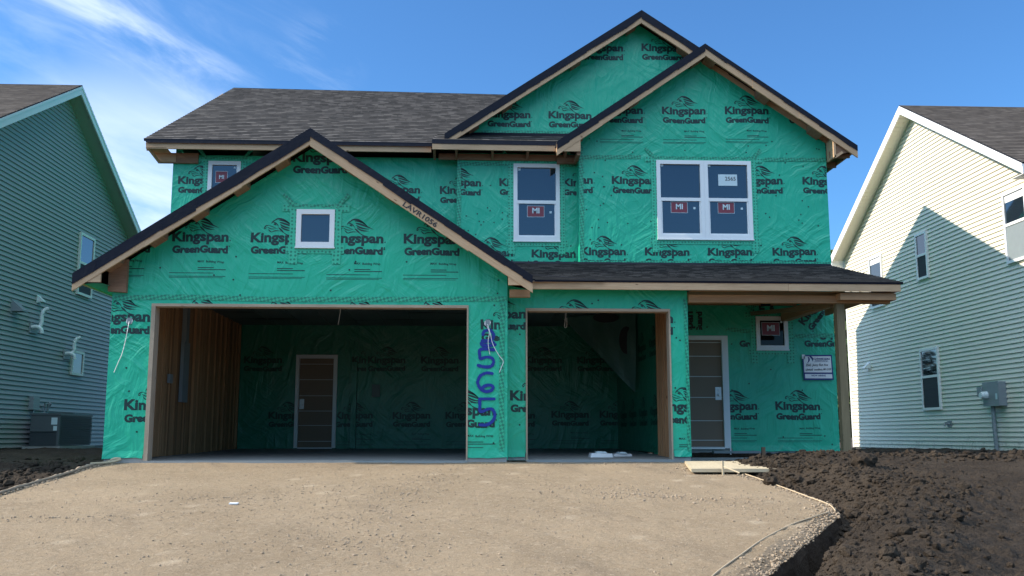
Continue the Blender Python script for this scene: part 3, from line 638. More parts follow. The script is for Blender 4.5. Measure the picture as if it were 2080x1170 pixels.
# ---- windows
def window(x0, z0, x1, z1, Y, cols=1, split=None, tape=True, glass='glass', label=None, stickers=(), mull=.16, tape_w=.10):
    fr = MB(); g = MB(); fw = .075
    def frame(a, b, c, d, f, y0, y1):
        fr.box(a, b, y0, y1, c, c+f); fr.box(a, b, y0, y1, d-f, d); fr.box(a, a+f, y0, y1, c+f, d-f); fr.box(b-f, b, y0, y1, c+f, d-f)
    W = (x1-x0-(cols-1)*0)/cols
    for k in range(cols):
        a, b = x0+W*k, x0+W*(k+1)
        frame(a+.001*k, b-.001, z0, z1, fw, Y-.035, Y+.06)
        if split:
            zm = z0+(z1-z0)*split
            fr.box(a+fw, b-fw, Y-.028, Y+.05, zm-.032, zm+.032)
            fr.box(a+fw, b-fw, Y-.016, Y+.03, z0+fw, z0+fw+.035); fr.box(a+fw, a+fw+.028, Y-.016, Y+.03, z0+fw+.035, zm-.032); fr.box(b-fw-.028, b-fw, Y-.016, Y+.03, z0+fw+.035, zm-.032)
            g.box(a+fw, b-fw, Y+.012, Y+.02, zm+.032, z1-fw); g.box(a+fw+.028, b-fw-.028, Y+.002, Y+.01, z0+fw+.035, zm-.032)
        else: g.box(a+fw, b-fw, Y+.005, Y+.015, z0+fw, z1-fw)
    fr.box(x0-.01, x1+.01, Y-.045, Y-.0, z0-.022, z0-.001)
    o = fr.build('window', M['white'], HOUSE, label); each(g, 'pane', M[glass], o)
    if tape:
        t = MB(); tw = tape_w; yy = Y-.011
        def strip(a, b, c, d, y, vert):
            uv = [(a, c), (b, c), (b, d), (a, d)]; t.poly([(a, y, c), (b, y, c), (b, y, d), (a, y, d)], 0, uv)
        strip(x0-tw-.05, x1+tw+.05, z0-tw, z0+.03, yy, 0); strip(x0-tw, x0+.03, z0-tw-.16, z1+tw, yy-.002, 1); strip(x1-.03, x1+tw, z0-tw-.16, z1+tw, yy-.002, 1)
        strip(x0-tw-.12, x1+tw+.12, z1-.03, z1+tw*.8, yy-.004, 0)
        t.build('flashing_tape', M['tape'], o)
        for run, wd_, dy in ([[(x0-tw-.02, z1+tw*.55), (x1+tw+.02, z1+tw*.6)], .045, .006], [[(x0-.02, z1+.03), (x0-tw-.10, z1+tw+.14)], .06, .0075], [[(x1+.02, z1+.03), (x1+tw+.10, z1+tw+.14)], .06, .0075]):
            q = MB(); seam(q, run, wd_, yy-dy); q.build('seam_tape', M['seam'], o)
    for (kind, sx, sz, sw, sh) in stickers:
        s = MB(); yy = Y-.001 if split and sz < z0+(z1-z0)*split else Y+.003
        if kind == 'mi':
            s.poly([(sx, yy, sz), (sx+sw, yy, sz), (sx+sw, yy, sz+sh), (sx, yy, sz+sh)], 0); e = .007
            s.poly([(sx-e, yy+.0007, sz-e), (sx+sw+e, yy+.0007, sz-e), (sx+sw+e, yy+.0007, sz+sh+e), (sx-e, yy+.0007, sz+sh+e)], 1)
            put2d(s, fit(text_polys('MI', .03), 0, 0, .44), sx+sw*.29, sz+sh*.34, sw, yy-.001, 1, None)
            s.build('sticker', [M['red'], M['paper']], o, 'red square sticker lettered MI')
        elif kind == 'dot':
            s.poly([(sx, yy, sz), (sx+sw, yy, sz), (sx+sw, yy, sz+sh), (sx, yy, sz+sh)], 0); s.build('sticker', M['paper'], o, 'tiny pale square sticker')
        elif kind == 'num':
            s.poly([(sx, yy, sz), (sx+sw, yy, sz), (sx+sw, yy, sz+sh), (sx, yy, sz+sh)], 0)
            put2d(s, fit(text_polys('2565', .015), 0, 0, .56), sx+sw*.36, sz+sh*.46, sw, yy-.001, 1, None); s.build('sticker', [M['paper'], M['text_b']], o, 'pale paper lettered 2565')
    return o
window(-2.632, 3.198, -2.051, 3.781, Yg, label='small square window in the garage gable')
window(-5.084, 4.60, -4.46, 5.659, Yl, label='small upper window half hidden by the garage roof', stickers=[('mi', -4.94, 5.24, .22, .22), ('dot', -4.60, 5.52, .035, .035)])
window(.858, 4.08, 1.759, 5.612, Ym, 1, .5, label='single double hung upper window', stickers=[('mi', 1.13, 4.56, .32, .21), ('dot', 1.56, 4.63, .04, .04), ('dot', .95, 5.48, .045, .045)])
window(3.594, 4.073, 5.44, 5.617, Yu, 2, .5, label='wide double hung window pair', stickers=[('mi', 3.87, 4.59, .31, .205), ('mi', 4.78, 4.59, .31, .205), ('dot', 4.30, 4.66, .04, .04), ('dot', 5.22, 4.66, .04, .04), ('num', 4.80, 5.13, .37, .225), ('dot', 3.69, 5.50, .045, .045), ('dot', 4.61, 5.50, .045, .045)])
window(5.42, 1.966, 6.032, 2.591, Yp, label='small square porch window', glass='glass_d', stickers=[('mi', 5.545, 2.24, .33, .235), ('dot', 5.90, 2.47, .04, .04)])
# ---- front door
dr = MB(); dr.box(4.08, 4.755, Yp+.03, Yp+.07, .15, 2.14); fd = dr.build('door', M['door'], HOUSE, 'brown front door with pale strapping')
df = MB(); df.box(4.755, 4.85, Yp-.03, Yp+.10, .13, 2.22); df.box(3.97, 4.08, Yp-.03, Yp+.10, .13, 2.22); df.box(4.08, 4.755, Yp-.03, Yp+.10, 2.14, 2.22); df.box(4.08, 4.755, Yp-.05, Yp+.10, .115, .148); df.box(4.85, 4.875, Yp-.02, Yp-.003, .0, 2.22); df.build('door_frame', M['trim_w'], fd)
bn = MB()
for z in (.27, .63, 1.06, 1.45, 1.83, 2.09): bn.box(4.085, 4.75, Yp+.024, Yp+.0295, z, z+.013)
each(bn, 'strapping', M['band'], fd); lk = MB(); lk.box(4.62, 4.735, Yp+.02, Yp+.0293, 1.02, 1.26); lk.tube([(4.69, Yp+.02, 1.12), (4.69, Yp-.03, 1.12)], .03, 10); lk.tube([(4.69, Yp+.02, 1.20), (4.69, Yp+.0, 1.20)], .022, 10); lk.build('lock', M['galv'], fd)
# ---- roofs
def shingled(mb, p00, p10, p11, p01, th, mi_top, mi_under, mi_edge, ex=.143, step=.011, front=True):
    """roof slab: eave p00->p10, ridge p01->p11; stepped shingle courses on top"""
    p00, p10, p11, p01 = map(Vector, (p00, p10, p11, p01)); n = (p10-p00).cross(p01-p00).normalized()
    if n.z < 0: n = -n
    L = (p01-p00).length; N = max(1, int(L/ex)); ud = (p10-p00).normalized(); vd = ((p01-p00)-ud*(p01-p00).dot(ud)).normalized()
    uv = lambda p: ((p-p00).dot(ud)+40, (p-p00).dot(vd)+.0)
    for i in range(N+1):
        a, b = i*ex/L, min(1, (i+1)*ex/L)
        if b <= a: continue
        A_, B_ = p00.lerp(p01, a), p10.lerp(p11, a); C_, D_ = p10.lerp(p11, b), p00.lerp(p01, b)
        up = n*step
        mb.poly([A_+up, B_+up, C_, D_], mi_top, uv); mb.poly([A_, B_, B_+up, A_+up], mi_top, uv)
    dn = -n*th; q = [p00, p10, p11, p01]; w_ = [p+dn for p in q]
    mb.poly(w_[::-1], mi_under)
    for i in range(4): mb.poly([q[i], w_[i], w_[(i+1) % 4], q[(i+1) % 4]], mi_edge)
RM = [M['shingle'], M['osb'], M['navy']]
mb = MB()                                             # main roof, ridge left to right
e0, e1 = Vector((-6.21, 3.55, 5.957)), Vector((7.3, 3.55, 5.93)); r0, r1 = Vector((-5.80, 8.5, 8.795)), Vector((7.3, 8.5, 8.66))
shingled(mb, e0, e1, r1, r0, .04, 0, 1, 2); b0, b1 = Vector((-6.21, 13.2, 6.03)), Vector((7.3, 13.2, 6.03))
shingled(mb, b1, b0, r0, r1, .04, 0, 1, 2)
main_roof = mb.build('main_roof', RM, HOUSE)
def front_gable(name, ax, az, s, hw, yf, yb, top, mats=None, hw2=None):
    mb = MB(); hw2 = hw2 or hw
    a, b = (ax, yf, az), (ax, yb, az)
    l0, l1 = (ax-hw, yf, az-s*hw), (ax-hw, yb, az-s*hw); q0, q1 = (ax+hw2, yf, az-s*hw2), (ax+hw2, yb, az-s*hw2)
    shingled(mb, l1, l0, a, b, .03, top, 1, 2); shingled(mb, q0, q1, b, a, .03, top, 1, 2)
    return mb.build(name, RM, HOUSE)
garage_roof = front_gable('garage_roof', GA, GZ, GS, 3.37, -.395, 4.0, 0, hw2=3.35)
cross_roof = front_gable('gable_roof', CA, CZ, CS, 3.86, 3.405, 8.3, 0)
upper_roof = front_gable('gable_roof', UA, UZ, US, 2.88, 3.005, 6.5, 0)
def rake(ax, az, s, hw, yf, side, navy_h, wood_h, seed, roof, lookouts, ywall, wood=M['wood'], blk='wood_dark'):
    r_ = random.Random(seed); mb = MB(); f = lambda t: (ax+side*t, az-s*t)
    # rake board in a few lengths, each slightly different in depth
    L = hw; cuts = [0, L*r_.uniform(.28, .38), L*r_.uniform(.6, .72), L]; ch = math.sqrt(1+s*s)
    for i, (a, b) in enumerate(zip(cuts[:-1], cuts[1:])):
        d = r_.uniform(-.012, .012)
        (xa, za), (xb, zb) = f(a), f(b); top = -.035; bot = -(navy_h+wood_h)*ch+d
        yy = yf-.002*i
        mb.hexa([(xa, yy, za+bot), (xb, yy, zb+bot), (xb, yy+.038, zb+bot), (xa, yy+.038, za+bot)], [(xa, yy, za+top), (xb, yy, zb+top), (xb, yy+.038, zb+top), (xa, yy+.038, za+top)])
    rb = mb.build('rake_board', wood, HOUSE)
    nb = MB(); t = 0; prev = None; dep = navy_h*ch
    base = dep
    while t < L:
        t2 = min(L, t+r_.uniform(.25, .7)); d1 = dep+r_.uniform(-.022, .018); d2 = dep+r_.uniform(-.022, .018)
        (xa, za), (xb, zb) = f(t), f(t2); y1 = yf-.012-.004*r_.random()
        nb.poly([(xa, y1, za-d1), (xb, y1, zb-d2), (xb, y1-.004, zb+.012), (xa, y1-.004, za+.012)], 0)
        nb.poly([(xa, y1-.004, za+.012), (xb, y1-.004, zb+.012), (xb, yf+.3, zb+.014), (xa, yf+.3, za+.014)], 0)
        nb.poly([(xa, yf-.001, za-d1+.03), (xb, yf-.001, zb-d2+.03), (xb, y1, zb-d2), (xa, y1, za-d1)], 0)
        t = t2
    nb.build('membrane', M['navy'], HOUSE)
    lb = MB()
    for q in lookouts:
        x, z = f(q); zt = z-.05*ch; h = .15; lw = .19
        (x2, z2) = f(q+lw)
        lb.hexa([(x, yf+.05, zt-h), (x2, yf+.05, z2-.05*ch-h), (x2, ywall-.004, z2-.05*ch-h), (x, ywall-.004, zt-h)], [(x, yf+.05, zt), (x2, yf+.05, z2-.05*ch), (x2, ywall-.004, z2-.05*ch), (x, ywall-.004, zt)])
    if lookouts: each(lb, 'lookout', M[blk], HOUSE)
    return rb
gl = rake(GA, GZ, GS, 3.37, -.40, -1, .145, .062, 1, garage_roof, [.35, .95, 1.55, 2.15, 2.75], 0.)
gr = rake(GA, GZ, GS, 3.35, -.40, 1, .10, .11, 2, garage_roof, [.45, 1.1], 0.)
rake(CA, CZ, CS, 3.86, 3.40, -1, .125, .075, 3, cross_roof, [.08, 1.2, 2.55, 3.2], Ym); rake(CA, CZ, CS, 3.86, 3.40, 1, .125, .085, 4, cross_roof, [.75], Ym)
rake(UA, UZ, US, 2.88, 3.00, -1, .12, .08, 6, upper_roof, [.02, 1.25, 2.35], Yu); rake(UA, UZ, US, 2.88, 3.00, 1, .085, .10, 7, upper_roof, [.02, 1.05, 2.05, 2.45], Yu)
# marker writing on the right rake board of the garage gable
tx = MB(); (xa, za), (xb, zb) = D['rake_text']; an = math.atan2(-GS, 1); put2d(tx, fit(text_polys('LAVR1056', .02), 0, 0, .60, .075), -1.0, GZ-GS*(1.0+abs(GA)-4.8+2.4*1.0) if False else gz(-1.0)-.235, 1, -.4085, 0, None, an)
tx.build('marker_writing', M['text_b'], gr)
# eave boxes at the feet of the rakes
def eave_box(name, pts, y0, y1, mat): m = MB(); m.prism(pts, y0, y1); return m.build(name, mat, HOUSE)
zl = lambda x: gz(x)-.21
eave_box('eave_box', [(-5.715, 2.575), (-5.37, 2.575), (-5.37, zl(-5.37)), (-5.715, zl(-5.72)+.02)], -.396, -.36, M['wood'])
eave_box('eave_box', [(-5.37, 2.49), (-5.10, 2.47), (-5.10, zl(-5.10)+.05), (-5.37, zl(-5.37)+.1)], -.09, -.02, M['wood_dark'])
eave_box('eave_box', [(.59, 2.575), (.945, 2.575), (.945, zl(.945)), (.59, zl(.59))], -.396, -.36, M['wood'])
eave_box('eave_box', [(.62, 2.44), (.93, 2.44), (.93, 2.55), (.62, 2.55)], -.10, .0, M['wood_tan'])
mb = MB(); mb.box(-5.75, -5.715, -.39, 4, 2.575, 2.70); mb.build('fascia', M['wood'], HOUSE)
mb = MB(); mb.poly([(-5.715, -.36, 2.59), (-5.33, -.36, 2.56), (-5.33, 4, 2.56), (-5.715, 4, 2.59)], 0); mb.build('soffit_wrap', M['tape'], HOUSE)
# main eave left
mb = MB(); mb.bar((-6.17, 3.60, 5.84), (-.74, 3.60, 5.835), .04, .12); mb.build('fascia', M['wood'], HOUSE)
mb = MB(); mb.poly([(-6.16, 3.545, 5.885), (-.72, 3.545, 5.88), (-.72, 3.548, 5.955), (-6.2, 3.548, 5.96)], 0); mb.build('membrane', M['navy'], HOUSE)
mb = MB(); mb.box(-6.03, -5.28, 3.93, 3.995, 5.60, 5.80); mb.build('eave_box', M['wood_dark'], HOUSE)
mb = MB(); mb.poly([(-6.17, 3.57, 5.80), (-5.78, 3.57, 5.80), (-5.78, 3.95, 5.78), (-6.17, 3.95, 5.78)], 0); mb.build('soffit_board', M['wood'], HOUSE)
mb = MB(); mb.bar((-6.16, 3.62, 5.82), (-6.16, 9, 8.75), .04, .15); mb.prism([(-6.185, 5.78), (-6.05, 5.62), (-5.7, 5.62), (-5.7, 5.78)], 3.925, 3.93); mb.bar((-6.13, 3.62, 5.79), (-6.02, 3.96, 5.61), .03, .05); mb.build('rake_board', M['wood'], HOUSE)
# shallow pent eave under the big gable
mb = MB(); shingled(mb, (-.72, 3.34, 5.955), (1.75, 3.34, 5.945), (1.9, 3.74, 6.185), (-.62, 3.74, 6.185), .03, 0, 1, 2); mb.build('pent_roof', RM, HOUSE)
mb = MB(); mb.poly([(-.45, 3.70, 6.165), (2.1, 3.70, 6.165), (2.1, 3.735, 6.235), (-.3, 3.735, 6.235)], 0); mb.poly([(-.72, 3.332, 5.875), (1.75, 3.332, 5.865), (1.75, 3.337, 5.955), (-.72, 3.337, 5.962)], 0); mb.build('membrane', M['navy'], HOUSE)
mb = MB(); mb.bar((-.715, 3.36, 5.825), (1.78, 3.36, 5.815), .038, .115); mb.build('fascia', M['wood'], HOUSE)
mb = MB(); mb.box(-.60, 2.09, 3.70, 3.745, 5.67, 5.79)
mb.build('ledger', M['wood_dark'], HOUSE)
mb = MB()
for x in (-.70, -.28, .42, 1.10, 1.83): mb.hexa([(x, 3.38, 5.76), (x+.045, 3.38, 5.76), (x+.045, 3.745, 5.67), (x, 3.745, 5.67)], [(x, 3.38, 5.90), (x+.045, 3.38, 5.90), (x+.045, 3.745, 6.08), (x, 3.745, 6.08)])
each(mb, 'rafter_tail', M['wood_dark'], HOUSE)
zu = lambda x: UZ-US*abs(x-UA)-.20
eave_box('eave_box', [(1.72, 5.66), (2.09, 5.66), (2.09, zu(2.09)), (1.72, zu(1.72)+.03)], 3.004, 3.04, M['wood'])
mb = MB(); mb.box(1.70, 2.08, 3.62, 3.70, 5.60, 5.72); mb.box(2.03, 2.09, 3.05, 3.62, 5.60, 5.70); mb.build('eave_box', M['wood_dark'], HOUSE)
mb = MB(); mb.box(1.66, 1.70, 3.0, 3.42, 5.72, 5.84); mb.build('fascia', M['wood'], HOUSE)
eave_box('eave_box', [(6.96, 5.66), (7.33, 5.74), (7.33, zu(7.33)+.03), (6.96, zu(6.96))], 3.045, 3.07, M['wood_dark'])
mb = MB(); mb.box(6.95, 6.99, 3.02, 3.40, 5.62, 6.0); mb.bar((6.97, 3.04, 5.62), (7.12, 3.04, 5.72), .04, .05); each(mb, 'eave_post', M['wood'], HOUSE)
mb = MB(); mb.box(7.33, 7.37, 3.04, 9.0, 5.72, 5.86)
for yy in (3.2, 3.9, 4.5, 5.1): mb.box(6.94, 7.33, yy, yy+.045, 5.66, 5.78)
mb.build('fascia', M['wood_dark'], HOUSE)
# porch roof, fascia, soffit, ledger, post
mb = MB(); shingled(mb, (1.02, .10, 2.735), (6.80, .10, 2.735), (6.93, 3.39, 3.575), (.2, 3.39, 3.575), .03, 0, 1, 2); mb.build('porch_roof', RM, HOUSE)
mb = MB(); mb.poly([(.3, 3.32, 3.56), (6.92, 3.32, 3.56), (6.92, 3.393, 3.615), (.3, 3.393, 3.615)], 0); mb.poly([(.0, 3.7, 3.6), (2.1, 3.7, 3.6), (2.1, 3.735, 3.64), (.0, 3.735, 3.64)], 0)
mb.poly([(.97, .06, 2.70), (2.1, .06, 2.725), (1.9, .3, 2.79), (1.3, .8, 2.92), (.75, 1.2, 3.02)], 0); mb.build('membrane', M['navy'], HOUSE)
mb = MB(); mb.poly([(.2, 3.39, 3.57), (2.1, 3.39, 3.57), (2.1, 3.76, 3.61), (.0, 3.76, 3.61)], 0); mb.build('porch_roof', M['shingle'], HOUSE)
mb = MB(); mb.box(.97, 4.98, .115, .153, 2.595, 2.722); mb.box(4.984, 6.765, .117, .155, 2.593, 2.722); mb.box(6.725, 6.763, .157, 3.3, 2.60, 2.74); mb.build('fascia', M['wood'], HOUSE)
mb = MB(); mb.box(3.47, 6.70, .38, .50, 2.44, 2.56); mb.box(5.83, 6.72, .20, .40, 2.47, 2.575); mb.hexa([(5.9, .5, 2.46), (6.05, .5, 2.46), (6.05, 3.36, 2.5), (5.9, 3.36, 2.5)], [(5.9, .5, 2.62), (6.05, .5, 2.62), (6.05, 3.36, 2.7), (5.9, 3.36, 2.7)]); mb.build('porch_beam', M['wood_tan'], HOUSE)
mb = MB(); mb.poly([(3.47, .16, 2.59), (6.72, .16, 2.59), (6.72, 3.38, 2.86), (3.47, 3.38, 2.86)], 0); mb.build('porch_soffit', M['wood_tan'], HOUSE)
mb = MB(); mb.box(3.47, 6.2, 3.33, 3.393, 2.80, 2.96); mb.build('ledger', M['wood_tan'], HOUSE)
mb = MB(); mb.box(5.52, 5.68, 3.26, 3.33, 2.78, 2.88); mb.build('light_box', M['black'], HOUSE)
mb = MB(); mb.bar((5.86, .7, 2.44), (5.3, 3.2, 2.62), .06, .07, up=(0, 0, 1)); mb.build('brace', M['wood_post'], HOUSE)
mb = MB(); mb.box(5.845, 5.970, .42, .55, -.15, 2.44); mb.build('porch_post', M['wood_post'], HOUSE)
# electrical boxes on the two piers
def ebox(x, z):
    m = MB(); m.prism([(x-.05, z-.02), (x-.03, z-.045), (x+.035, z-.04), (x+.05, z+.01), (x+.03, z+.045), (x-.02, z+.04), (x-.045, z+.025)], -.012, -.0085, 0); m.box(x-.032, x+.032, -.022, -.0125, z-.045, z+.05, 1); return m.build('electrical_box', [M['cord'], M['meter']], HOUSE)
ebox(-5.05, 2.05); ebox(.29, 2.05)
def cable(pts, lab, r=.0055):
    m = MB(); m.tube(spline(pts, 6), r, 6, cap=True); return tag(m.build('loose_cable', M['cord'], None, smooth=True, origin=pts[0]), lab, 'cable', 'loose white cables')
cable([(-5.05, -.024, 2.04), (-5.052, -.07, 1.9), (-5.075, -.06, 1.75), (-5.12, -.04, 1.56), (-5.17, -.03, 1.44), (-5.225, -.03, 1.285)], 'white cable dangling down the outer green garage pier beside the wide opening')
cable([(.29, -.026, 2.03), (.33, -.07, 1.88), (.37, -.06, 1.72), (.46, -.04, 1.56), (.527, -.03, 1.47), (.50, -.03, 1.38), (.468, -.03, 1.30)], 'longer bent white cable dangling from the box above the blue painted digits')
cable([(.28, -.026, 2.0), (.315, -.05, 1.9), (.30, -.05, 1.78), (.305, -.04, 1.68), (.326, -.03, 1.572)], 'shorter straight white cable dangling from the box above the blue painted digits')
cable([(-2.33, 3.0, 2.835), (-2.325, 3.01, 2.65), (-2.34, 3.0, 2.5), (-2.36, 3.0, 2.35)], 'thin cable hanging from the ceiling of the wide garage bay', .008)
cable([(1.80, 3.0, 2.835), (1.79, 3.0, 2.6), (1.77, 3.0, 2.45), (1.76, 3.0, 2.33), (1.80, 3.0, 2.34), (1.80, 3.0, 2.5)], 'thin looped cable hanging from the ceiling of the narrow garage bay', .008)
# ---------------------------------------------------------------- neighbouring houses with lap siding
def siding_wall(parent, x, sgn, y0, y1, z0, ztop, planes, mat, exposure=.1016):
    """gable end wall in the plane x; sgn = outward direction along x"""
    mb = MB(); z = z0; o1 = sgn*.032
    while z < ztop:
        zz = z+exposure
        zb = z-.011; a = [(x+o1, y0, zb), (x+o1, y1, zb), (x+sgn*.002, y1, zz), (x+sgn*.002, y0, zz)]
        mb.poly(a, 0, None, planes); mb.poly([(x+sgn*.001, y0, zb), (x+sgn*.001, y1, zb), (x+o1, y1, zb), (x+o1, y0, zb)], 0, None, planes)
        z = zz
    return mb.build('wall', mat, parent)
def side_window(parent, x, sgn, y0, y1, z0, z1, split, trim, glass='glass', blind=False, label=None, low='screen'):
    f = MB(); fw = .06; a, b = (x, x+.075) if sgn > 0 else (x-.075, x)
    def fr(p, q, r, s, w, xa, xb): f.box(xa, xb, p, q, r, r+w); f.box(xa, xb, p, q, s-w, s); f.box(xa, xb, p, p+w, r+w, s-w); f.box(xa, xb, q-w, q, r+w, s-w)
    fr(y0, y1, z0, z1, fw, a, b); g = MB(); gx = x+sgn*.046
    xa, xb = sorted((gx, gx+sgn*.006))
    if split:
        zm = z0+(z1-z0)*split; f.box(*sorted((x, x+sgn*.068)), y0+fw, y1-fw, zm-.03, zm+.03)
        g.box(xa, xb, y0+fw, y1-fw, zm+.03, z1-fw); k = MB(); k.box(xa, xb, y0+fw, y1-fw, z0+fw, zm-.03)
    else: g.box(xa, xb, y0+fw, y1-fw, z0+fw, z1-fw)
    o = f.build('window', trim, parent, label); g.build('pane', M[glass], o)
    if split: k.build('screen', M[low], o)
    if blind:
        c = MB(); ya, yb = y0+fw+.02, y1-fw-.02
        c.box(*sorted((gx+sgn*.007, gx+sgn*.009)), ya, yb, z1-fw-.16, z1-fw-.02); c.build('blind', M['trim_w'], o)
    return o
def neighbour(nm_label, x, sgn, y0, y1, ry, rz, rs, ef, eb, ov, z0, mats, xfar, loc):
    """gable end at x facing sgn; roof ridge along x reaching xfar"""
    siding, trim, soff, sh = mats; H = thing('house', loc, nm_label, 'house')
    wt = rz-.16
    pl = [HP((0, -rs, -1), (0, ry, wt)), HP((0, rs, -1), (0, ry, wt))]
    siding_wall(H, x, sgn, y0, y1, z0, rz, pl, siding)
    mb = MB(); xb = xfar
    for yy in (y0+.01, y1-.01): mb.poly([(x, yy, z0-.1), (xb, yy, z0-.1), (xb, yy, rz-rs*abs(yy-ry)-.2), (x, yy, rz-rs*abs(yy-ry)-.2)], 0)
    mb.poly([(xb, y0, z0), (xb, y1, z0), (xb, y1, rz-2), (xb, ry, rz-.2), (xb, y0, rz-2)], 0); mb.build('wall', M['lap_w'] if sgn < 0 else M['lap_g'], H)
    mb = MB(); mb.box(*sorted((x-sgn*.02, x-sgn*.3)), y0+.02, y1-.02, -.6, z0+.01); each(mb, 'foundation', M['conc'], H)
    mb = MB(); xo = x+sgn*ov; th = .03
    f0, f1 = Vector((xo, ef, rz-rs*(ry-ef))), Vector((xfar, ef, rz-rs*(ry-ef))); g0, g1 = Vector((xo, ry, rz)), Vector((xfar, ry, rz)); h0, h1 = Vector((xo, eb, rz-rs*(eb-ry))), Vector((xfar, eb, rz-rs*(eb-ry)))
    shingled(mb, f0, f1, g1, g0, .03, 0, 1, 2); shingled(mb, h1, h0, g0, g1, .03, 0, 1, 2); mb.build('roof', [sh, soff, M['navy']], H)
    # rake trim and ribbed soffit
    mb = MB(); w_ = .20
    for ya, yb in ((ef, ry), (ry, eb)):
        za, zb = rz-rs*abs(ya-ry)-.035, rz-rs*abs(yb-ry)-.035
        x0_, x1_ = sorted((xo, xo-sgn*.03))
        mb.hexa([(x0_, ya, za-w_), (x1_, ya, za-w_), (x1_, yb, zb-w_), (x0_, yb, zb-w_)], [(x0_, ya, za), (x1_, ya, za), (x1_, yb, zb), (x0_, yb, zb)])
        x0_, x1_ = sorted((xo+sgn*.012, xo+sgn*.0))
        mb.hexa([(x0_, ya, za-.05), (x1_, ya, za-.05), (x1_, yb, zb-.05), (x0_, yb, zb-.05)], [(x0_, ya, za+.01), (x1_, ya, za+.01), (x1_, yb, zb+.01), (x0_, yb, zb+.01)])
    mb.build('rake_trim', trim, H)
    mb = MB(); N = int((eb-ef)/.13)
    for i in range(N):
        ya = ef+(eb-ef)*i/N; yb = ef+(eb-ef)*(i+1)/N-.006
        if ya < ry < yb: yb = ry-.002
        za, zb = rz-rs*abs(ya-ry)-.19, rz-rs*abs(yb-ry)-.19
        mb.poly([(xo-sgn*.03, ya, za), (x+sgn*.0, ya, za), (x+sgn*.0, yb, zb), (xo-sgn*.03, yb, zb)], 0)
        mb.poly([(xo-sgn*.03, yb, zb), (x, yb, zb), (x, yb, zb+.02), (xo-sgn*.03, yb, zb+.02)], 0)
    mb.build('soffit', soff, H)
    # eave returns and fascia
    mb = MB()
    for yy, s2 in ((ef, 1), (eb, -1)):
        zz = rz-rs*abs(yy-ry)-.235; yw = y0 if s2 > 0 else y1
        mb.box(*sorted((xo-sgn*.002, xfar)), *sorted((yy+s2*.01, yy+s2*.03)), zz, zz+.19)
        mb.box(*sorted((xo-sgn*.004, xfar)), *sorted((yy+s2*.031, yw)), zz-.0, zz+.012)
    mb.build('fascia', trim, H)
    return H
HL = (M['side_g'], M['trim_g'], M['soffit_g'], M['shingle_b']); HR = (M['side_w'], M['trim_w'], M['soffit_w'], M['shingle_b'])
HOUSE_R = neighbour('finished cream sided house with white trim and a gable shadow on its wall', 11.4, -1, 4.1, 13.95, 8.85, 8.74, .575, 3.65, 14.15, .4, .05, HR, 24, (17, 9, 0))
mb = MB(); mb.box(11.37, 11.5, 13.90, 13.99, .03, 5.75); mb.box(11.37, 11.5, 4.06, 4.15, .03, 5.75); each(mb, 'corner_trim', M['trim_w'], HOUSE_R)
mb = MB(); mb.box(11.0, 11.37, 13.97, 14.12, 4.95, 5.72); mb.build('eave_return', M['trim_w'], HOUSE_R)
side_window(HOUSE_R, 11.4, -1, 11.23, 12.07, 3.88, 5.33, .52, M['trim_w'], blind=True, label='white side window cut by the porch roof edge')
side_window(HOUSE_R, 11.4, -1, 8.57, 9.17, 4.23, 5.41, .52, M['trim_w'], label='narrow upper side window')
side_window(HOUSE_R, 11.4, -1, 4.2, 5.06, 3.93, 5.45, .54, M['trim_w'], blind=True, label='large upper side window near the street', low='meter')
side_window(HOUSE_R, 11.4, -1, 8.36, 9.30, .98, 2.50, .54, M['trim_w'], glass='glass_c', label='tall ground floor window reflecting a spruce')
def hood(parent, x, sgn, y, z, s, mat, name='vent_hood'):
    m = MB(); X = lambda o: x+sgn*o
    m.box(*sorted((x, X(.02))), y-s, y+s, z-s, z+s)
    a = [(X(.02), y-s*.8, z+s*.8), (X(.02), y+s*.8, z+s*.8), (X(s*1.6), y+s*.8, z-s*.5), (X(s*1.6), y-s*.8, z-s*.5)]
    m.poly(a); m.poly([(X(.02), y-s*.8, z-s*.7), (X(.02), y-s*.8, z+s*.8), (X(s*1.6), y-s*.8, z-s*.5), (X(s*1.6), y-s*.8, z-s*.7)]); m.poly([(X(.02), y+s*.8, z+s*.8), (X(.02), y+s*.8, z-s*.7), (X(s*1.6), y+s*.8, z-s*.7), (X(s*1.6), y+s*.8, z-s*.5)])
    m.poly([(X(s*1.6), y-s*.8, z-s*.5), (X(s*1.6), y+s*.8, z-s*.5), (X(s*1.6), y+s*.8, z-s*.7), (X(s*1.6), y-s*.8, z-s*.7)])
    return m.build(name, mat, parent)
hood(HOUSE_R, 11.385, -1, 12.5, 2.32, .12, M['trim_w'])
m = MB(); m.box(11.36, 11.385, 7.95, 8.15, .56, .71); m.tube([(11.36, 8.05, .63), (11.26, 8.05, .63), (11.24, 8.05, .58)], .022, 8); m.tube([(11.29, 8.05, .63), (11.29, 8.05, .68)], .04, 8); m.build('hose_bib', M['meter'], HOUSE_R)
EM = thing('electric_meter', (11.38, 5.85, 0), 'grey electric meter cabinet with conduit on the cream house wall', 'electric meter')
m = MB(); m.box(11.2, 11.385, 5.52, 6.12, .99, 1.50); m.box(11.19, 11.2, 5.50, 6.14, .985, 1.505); m.box(11.16, 11.385, 6.14, 6.32, 1.2, 1.42); m.build('cabinet', M['meter'], EM)
m = MB(); m.tube([(11.19, 5.98, 1.22), (11.10, 5.98, 1.22)], .085, 14); m.tube([(11.10, 5.98, 1.22), (11.05, 5.98, 1.22)], .07, 14); m.build('meter_dial', M['pvc'], EM)
m = MB(); m.tube([(11.28, 5.92, 1.0), (11.28, 5.92, .5), (11.29, 5.90, -.1)], .045, 10); m.build('conduit', M['meter'], EM, 'grey vertical conduit')
